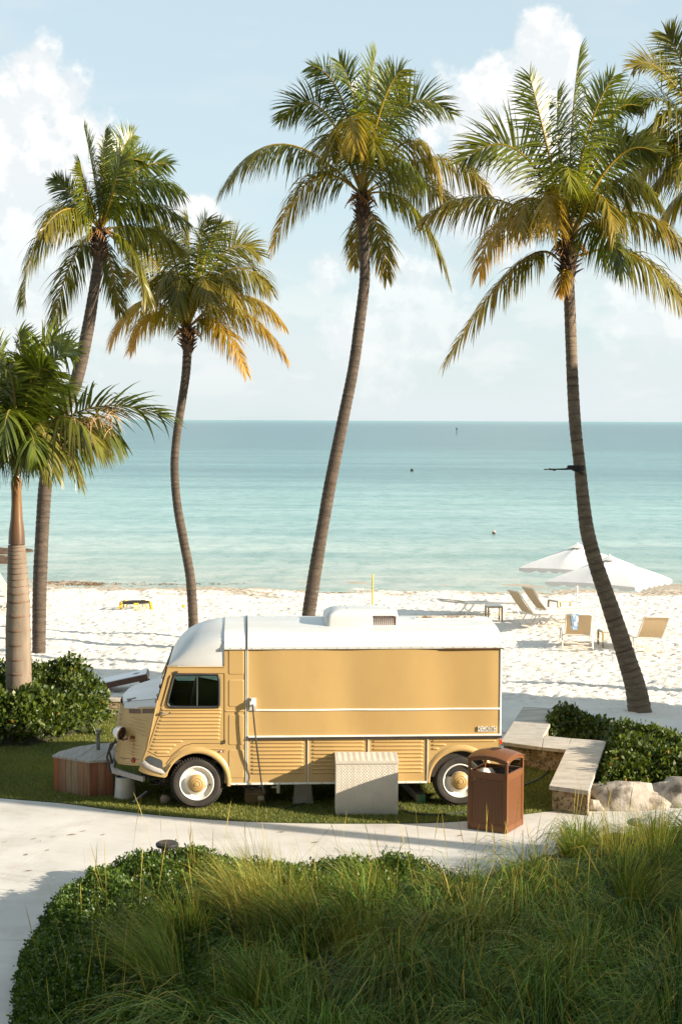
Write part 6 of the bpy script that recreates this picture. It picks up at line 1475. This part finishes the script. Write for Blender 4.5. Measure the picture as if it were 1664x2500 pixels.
# strap round the right palm
p = at(1405, 1146, 27.0); o = empty('hammock_strap', tuple(p), 0, 'black strap with buckle tied round the right palm trunk', 'strap')
M_web = mat('webbing', (.012, .012, .012), rough=.8); r = .128; mb = MB()
for z, tl in ((.05, .0), (.015, -.03), (-.02, -.12)):
    mb.tube([((r + .006) * math.cos(t) + .0, (r + .006) * math.sin(t), z + tl * math.cos(t) * .5) for t in np.linspace(0, 2 * math.pi, 25)], .022, 6, cap=False)
mb.build('wrap', M_web, o, smooth=60)
mb = MB(); mb.tube([(-r + .02, -.06, .02), (-r - .06, -.03, .005), (-r - .25, 0, 0), (-r - .33, 0, -.002)], [.03, .018, .012, .016], 6); mb.build('tail', M_web, o, smooth=60)
mb = MB(); mb.box((-r - .27, -.02, -.025), (-r - .22, .02, .012)); mb.tube([(-r - .30, 0, .01), (-r - .36, 0, 0), (-r - .42, 0, -.005)], .010, 5); mb.build('buckle', M_rust, o)

# ------------------------------------------------------------------ shrubs and hedge
M_hedge = leaf_mat('hedge_leaf', (0.026, 0.052, 0.008), (0.125, 0.165, 0.018), (0.35, 0.20, 0.03), rough=.46, trans=.25)
def leaf_clusters(pts, nrm, size, r, k=6):
    """rosettes of small spoon-shaped leaves at shoot tips"""
    n = len(pts); N = n * k
    P = np.repeat(pts, k, 0) + r.normal(0, size * .35, (N, 3)); D = np.repeat(nrm, k, 0) + r.normal(0, .75, (N, 3)); D /= np.linalg.norm(D, axis=1, keepdims=True)
    L = size * r.uniform(.7, 1.25, N); W = np.cross(D, r.normal(0, 1, (N, 3))); W /= np.linalg.norm(W, axis=1, keepdims=True); U = np.cross(W, D)
    a = P; b = P + D * (L * .6)[:, None] + W * (L * .28)[:, None] + U * (L * .06)[:, None]; c = P + D * L[:, None] - U * (L * .05)[:, None]; d = P + D * (L * .6)[:, None] - W * (L * .28)[:, None] + U * (L * .06)[:, None]
    V = np.stack([a, b, c, d], 1).reshape(-1, 3); Q = np.arange(4 * N).reshape(-1, 4)
    g = np.clip(np.repeat(np.clip(r.normal(.4, .28, n), 0, 1), k) + r.normal(0, .12, N), 0, 1); dry = (r.uniform(0, 1, N) < .012) * r.uniform(.5, 1, N)
    return V, Q, np.repeat(np.stack([dry, g, g], 1), 4, 0)
def mound(name, label, cat, poly, hfun, n, size, m, seed, shoot=.12, group=None, zb=0.0, core=M_soil, kind=None, rim=None, res=(34, 26)):
    r = np.random.default_rng(seed); xs = [p[0] for p in poly]; ys = [p[1] for p in poly]
    mul = 8 if rim else 3; x = r.uniform(min(xs), max(xs), n * mul); y = r.uniform(min(ys), max(ys), n * mul); k = inpoly(x, y, poly)
    if rim: k &= (edge_dist(x, y, poly) < rim) & (y > 9) & (x < 1.0 + .3 * np.sin(y * 3))
    x, y = x[k][:n], y[k][:n]
    ed = edge_dist(x, y, poly); H = hfun(x, y) * np.clip(ed / .22, 0, 1) ** .45
    q = r.uniform(0, 1, len(x)); z = H * (1 - .9 * q ** 2.2 * np.where(ed < .35, 1, .35)) + zb
    cen = np.array([np.mean(xs), np.mean(ys)]); out = np.stack([x - cen[0], y - cen[1], np.zeros_like(x)], 1); out /= np.linalg.norm(out, axis=1, keepdims=True) + 1e-6
    nrm = out * np.clip(1 - ed / .4, 0, 1)[:, None] * .9 + np.array([0, -.12, .9]); nrm /= np.linalg.norm(nrm, axis=1, keepdims=True)
    P = np.stack([x, y, z], 1) + nrm * (r.uniform(0, 1, len(x)) ** 3 * shoot)[:, None]
    V, Q, T = leaf_clusters(P, nrm, size, r)
    o = empty(name, (cen[0], cen[1], zb), 0, label, cat, group); c0 = np.array([cen[0], cen[1], zb])
    nmesh('foliage', V - c0, Q, m, o, tint=T)
    gx = np.linspace(min(xs), max(xs), res[0]); gy = np.linspace(min(ys), max(ys), res[1]); X, Y = np.meshgrid(gx, gy); ins = inpoly(X.ravel(), Y.ravel(), poly).reshape(X.shape); e = edge_dist(X.ravel(), Y.ravel(), poly).reshape(X.shape)
    Z = np.where(ins, hfun(X, Y) * np.clip(e / .3, 0, 1) ** .6 * .80 - .05, -.05); Vc = np.stack([X - cen[0], Y - cen[1], Z], 2).reshape(-1, 3); w = len(gx); i = (np.arange(len(gy) - 1)[:, None] * w + np.arange(w - 1)[None]).ravel()
    nmesh('twigs', Vc, np.stack([i, i + 1, i + w + 1, i + w], 1), core, o, smooth=True)
    if kind: o['kind'] = kind
    return o
M_twig = mat('twig_mass', (.020, .026, .008), (.035, .028, .014), rough=.95, scale=12, bump=1, bscale=30, bdist=.03, world=True)
sh = [z5w(*p, 0).to_2d() for p in ((-900, 1010), (-300, 1020), (0, 1010), (280, 1012), (470, 965), (700, 905), (860, 830), (985, 760))] + [Vector((-3.85, 26.6)), Vector((-4.6, 27.0)), Vector((-6.0, 27.2)), Vector((-8.5, 27.2))]
sh = [tuple(p) for p in sh]
def hsh(x, y):
    return .62 + .20 * np.sin(x * 2.3 + 1.0) * np.sin(y * 1.9) + .10 * np.sin(x * 6.1 + y * 3) + .28 * np.exp(-((x + 5.15) ** 2 + (y - 26.3) ** 2) / .18) + .18 * np.exp(-((x + 4.55) ** 2 + (y - 26.4) ** 2) / .1)
mound('evergreen_shrub', 'glossy green shrub bed round the royal palm trunk at left', 'shrub', sh, hsh, 9000, .085, M_hedge, 31, .22, core=M_twig)
hg = [tuple(z4(*p, .1)) for p in ((548, 395), (560, 330), (650, 300), (1010, 370), (1300, 470), (1568, 520), (1900, 600), (1900, 770), (1400, 770), (1250, 775), (940, 800), (1000, 560), (1010, 430), (760, 395))]
mound('evergreen_hedge', 'low glossy green hedge behind the boulders beside the stone bench', 'hedge', hg, lambda x, y: .40 + .06 * np.sin(x * 5) * np.sin(y * 4) + .04 * np.sin(x * 13 + y * 7), 9000, .075, M_hedge, 32, .12, core=M_twig)

# small tuft of plants behind the wooden box
p = z5w(800, 1010, .0); r = np.random.default_rng(8); n = 60; a = r.uniform(0, 6.3, n); root = np.stack([p.x + r.normal(0, .10, n), p.y + .9 + r.normal(0, .05, n), np.zeros(n)], 1)
V, Q, al = ribbons(root, np.stack([np.cos(a) * .4, np.sin(a) * .4, np.ones(n)], 1), r.uniform(.1, .24, n), np.full(n, .02), np.full(n, .4), 3)
tag(nmesh('weed_tuft', V, Q, M_hedge, tint=np.tile([0, .5, 0], (len(V), 1))), 'small green weed tuft behind the wooden box', 'weeds', kind='stuff')

# ------------------------------------------------------------------ foreground planting bed
z7 = lambda x, y, z=.22: tuple(G(x / 1.8846, 1950 + y / 1.8846, z).to_2d())
BED = [(-3.6, 7.0), z7(90, 1080), z7(78, 930), z7(82, 800), z7(125, 650), z7(240, 470), z7(345, 400), z7(480, 315), z7(650, 265), z7(850, 262), z7(1000, 300), z7(1250, 310), z7(1568, 310), z7(2000, 318), z7(2150, 305), z7(2380, 240), z7(2560, 170), z7(2800, 120), z7(3136, 85), z7(3500, 60), (6.0, 12), (5.0, 7.0)]
M_gcov = leaf_mat('groundcover_leaf', (0.030, 0.066, 0.008), (0.12, 0.19, 0.020), (0.16, 0.10, 0.03), rough=.45, trans=.22)
mound('ground_cover', 'dense small-leaved ground cover edging the planting bed', 'ground cover', BED, lambda x, y: .32 + .05 * np.sin(x * 3.1) * np.sin(y * 2.7) + .03 * np.sin(x * 9 + y * 5), 42000, .038, M_gcov, 33, .08, core=M_twig, kind='stuff', rim=1.9, res=(110, 110))

M_grass = leaf_mat('grass_blade', (0.010, 0.048, 0.003), (0.21, 0.37, 0.060), (0.44, 0.33, 0.07), rough=.45, trans=.22, spec=.2)
def build_grass():
    r = np.random.default_rng(77); Vs, Qs, Ts = [], [], []; nv = 0
    sp = .62; xs = np.arange(-4, 5.6, sp); ys = np.arange(7.2, 19.6, sp); X, Y = np.meshgrid(xs, ys); X = X.ravel() + r.uniform(-.26, .26, X.size); Y = Y.ravel() + r.uniform(-.26, .26, Y.size)
    inb = inpoly(X, Y, BED); ed = edge_dist(X, Y, BED)
    keep = inb & (ed > np.where(X < -1.0, 1.0, np.where(X > .9, .22, .42))) & ~((X < -.75) & (Y > 15.6)) & ~((X < .1) & (Y > 16.3))
    for x, y, e_ in zip(X[keep], Y[keep], ed[keep]):
        gold = (x < .5 and y > 13.6) or (x < -.9 and y > 12.4); blue = (not gold) and (y < 12.8 and x < .9)
        if r.uniform() < .12: gold = not gold
        nb = int(r.uniform(330, 480)); grow = min(1, .5 + e_ * .38)
        h = r.uniform(.5, .95) * grow * (.85 if y > 15.5 else 1.0)
        a = r.uniform(0, 2 * np.pi, nb); rad = np.sqrt(r.uniform(0, 1, nb)) * .10
        root = np.stack([x + np.cos(a) * rad, y + np.sin(a) * rad, np.full(nb, .02)], 1)
        sx, sy_ = r.normal(-.18, .3), r.normal(-.15, .25); le = r.uniform(.05, .55, nb) * (.7 if gold else 1.0); d0 = np.stack([np.cos(a) * le + sx, np.sin(a) * le + sy_, np.ones(nb)], 1)
        L = h * r.uniform(.8, 1.35, nb) * (1.1 if gold else 1.55); w = r.uniform(.0032, .0060, nb) * (1.0 if gold else 1.5); bend = r.uniform(.6, 1.15, nb) * (.9 if gold else 2.4)
        V, Q, al = ribbons(root, d0, L, w, bend, 6, power=1.4)
        cg = r.normal(.40 if not blue else .52, .16); cd = np.clip(r.normal(.30 if gold else .05, .12), 0, 1)
        g = np.repeat(np.clip(r.uniform(0, 1, nb) ** 2.0 * 1.05 + cg - .42, 0, 1), 14); dry = np.repeat(np.clip(r.normal(cd, .18, nb), 0, 1), 14)
        dry = np.clip(dry + (r.uniform(0, 1, nb) < .07).repeat(14) * .8 + .25 * np.clip(al - .75, 0, 1), 0, 1)
        Vs.append(V); Qs.append(Q + nv); nv += len(V); Ts.append(np.stack([dry, g, al], 1))
    # tall seed stalks
    n = 420; x = r.uniform(-2.6, 3.9, n); y = r.uniform(11.5, 19.2, n); k = inpoly(x, y, BED) & (edge_dist(x, y, BED) > .2); x, y = x[k], y[k]; n = len(x)
    a = r.uniform(0, 6.3, n); V, Q, al = ribbons(np.stack([x, y, np.full(n, .1)], 1), np.stack([np.cos(a) * .18 - .06, np.sin(a) * .18, np.ones(n)], 1), r.uniform(.55, 1.05, n), np.full(n, .0042), r.uniform(.05, .45, n), 5, wprof=lambda s: np.where(s > .78, 1.9, .7) * (1 - .8 * (s > .98)))
    Vs.append(V); Qs.append(Q + nv); nv += len(V); Ts.append(np.stack([np.clip(.45 + .5 * al, 0, 1), np.full(len(V), .5), al], 1))
    o = nmesh('ornamental_grass', np.concatenate(Vs), np.concatenate(Qs), M_grass, tint=np.concatenate(Ts)); tag(o, 'tall arching ornamental grass filling the foreground bed', 'grass', kind='stuff')
    print('GRASS', len(np.concatenate(Qs)))
build_grass()
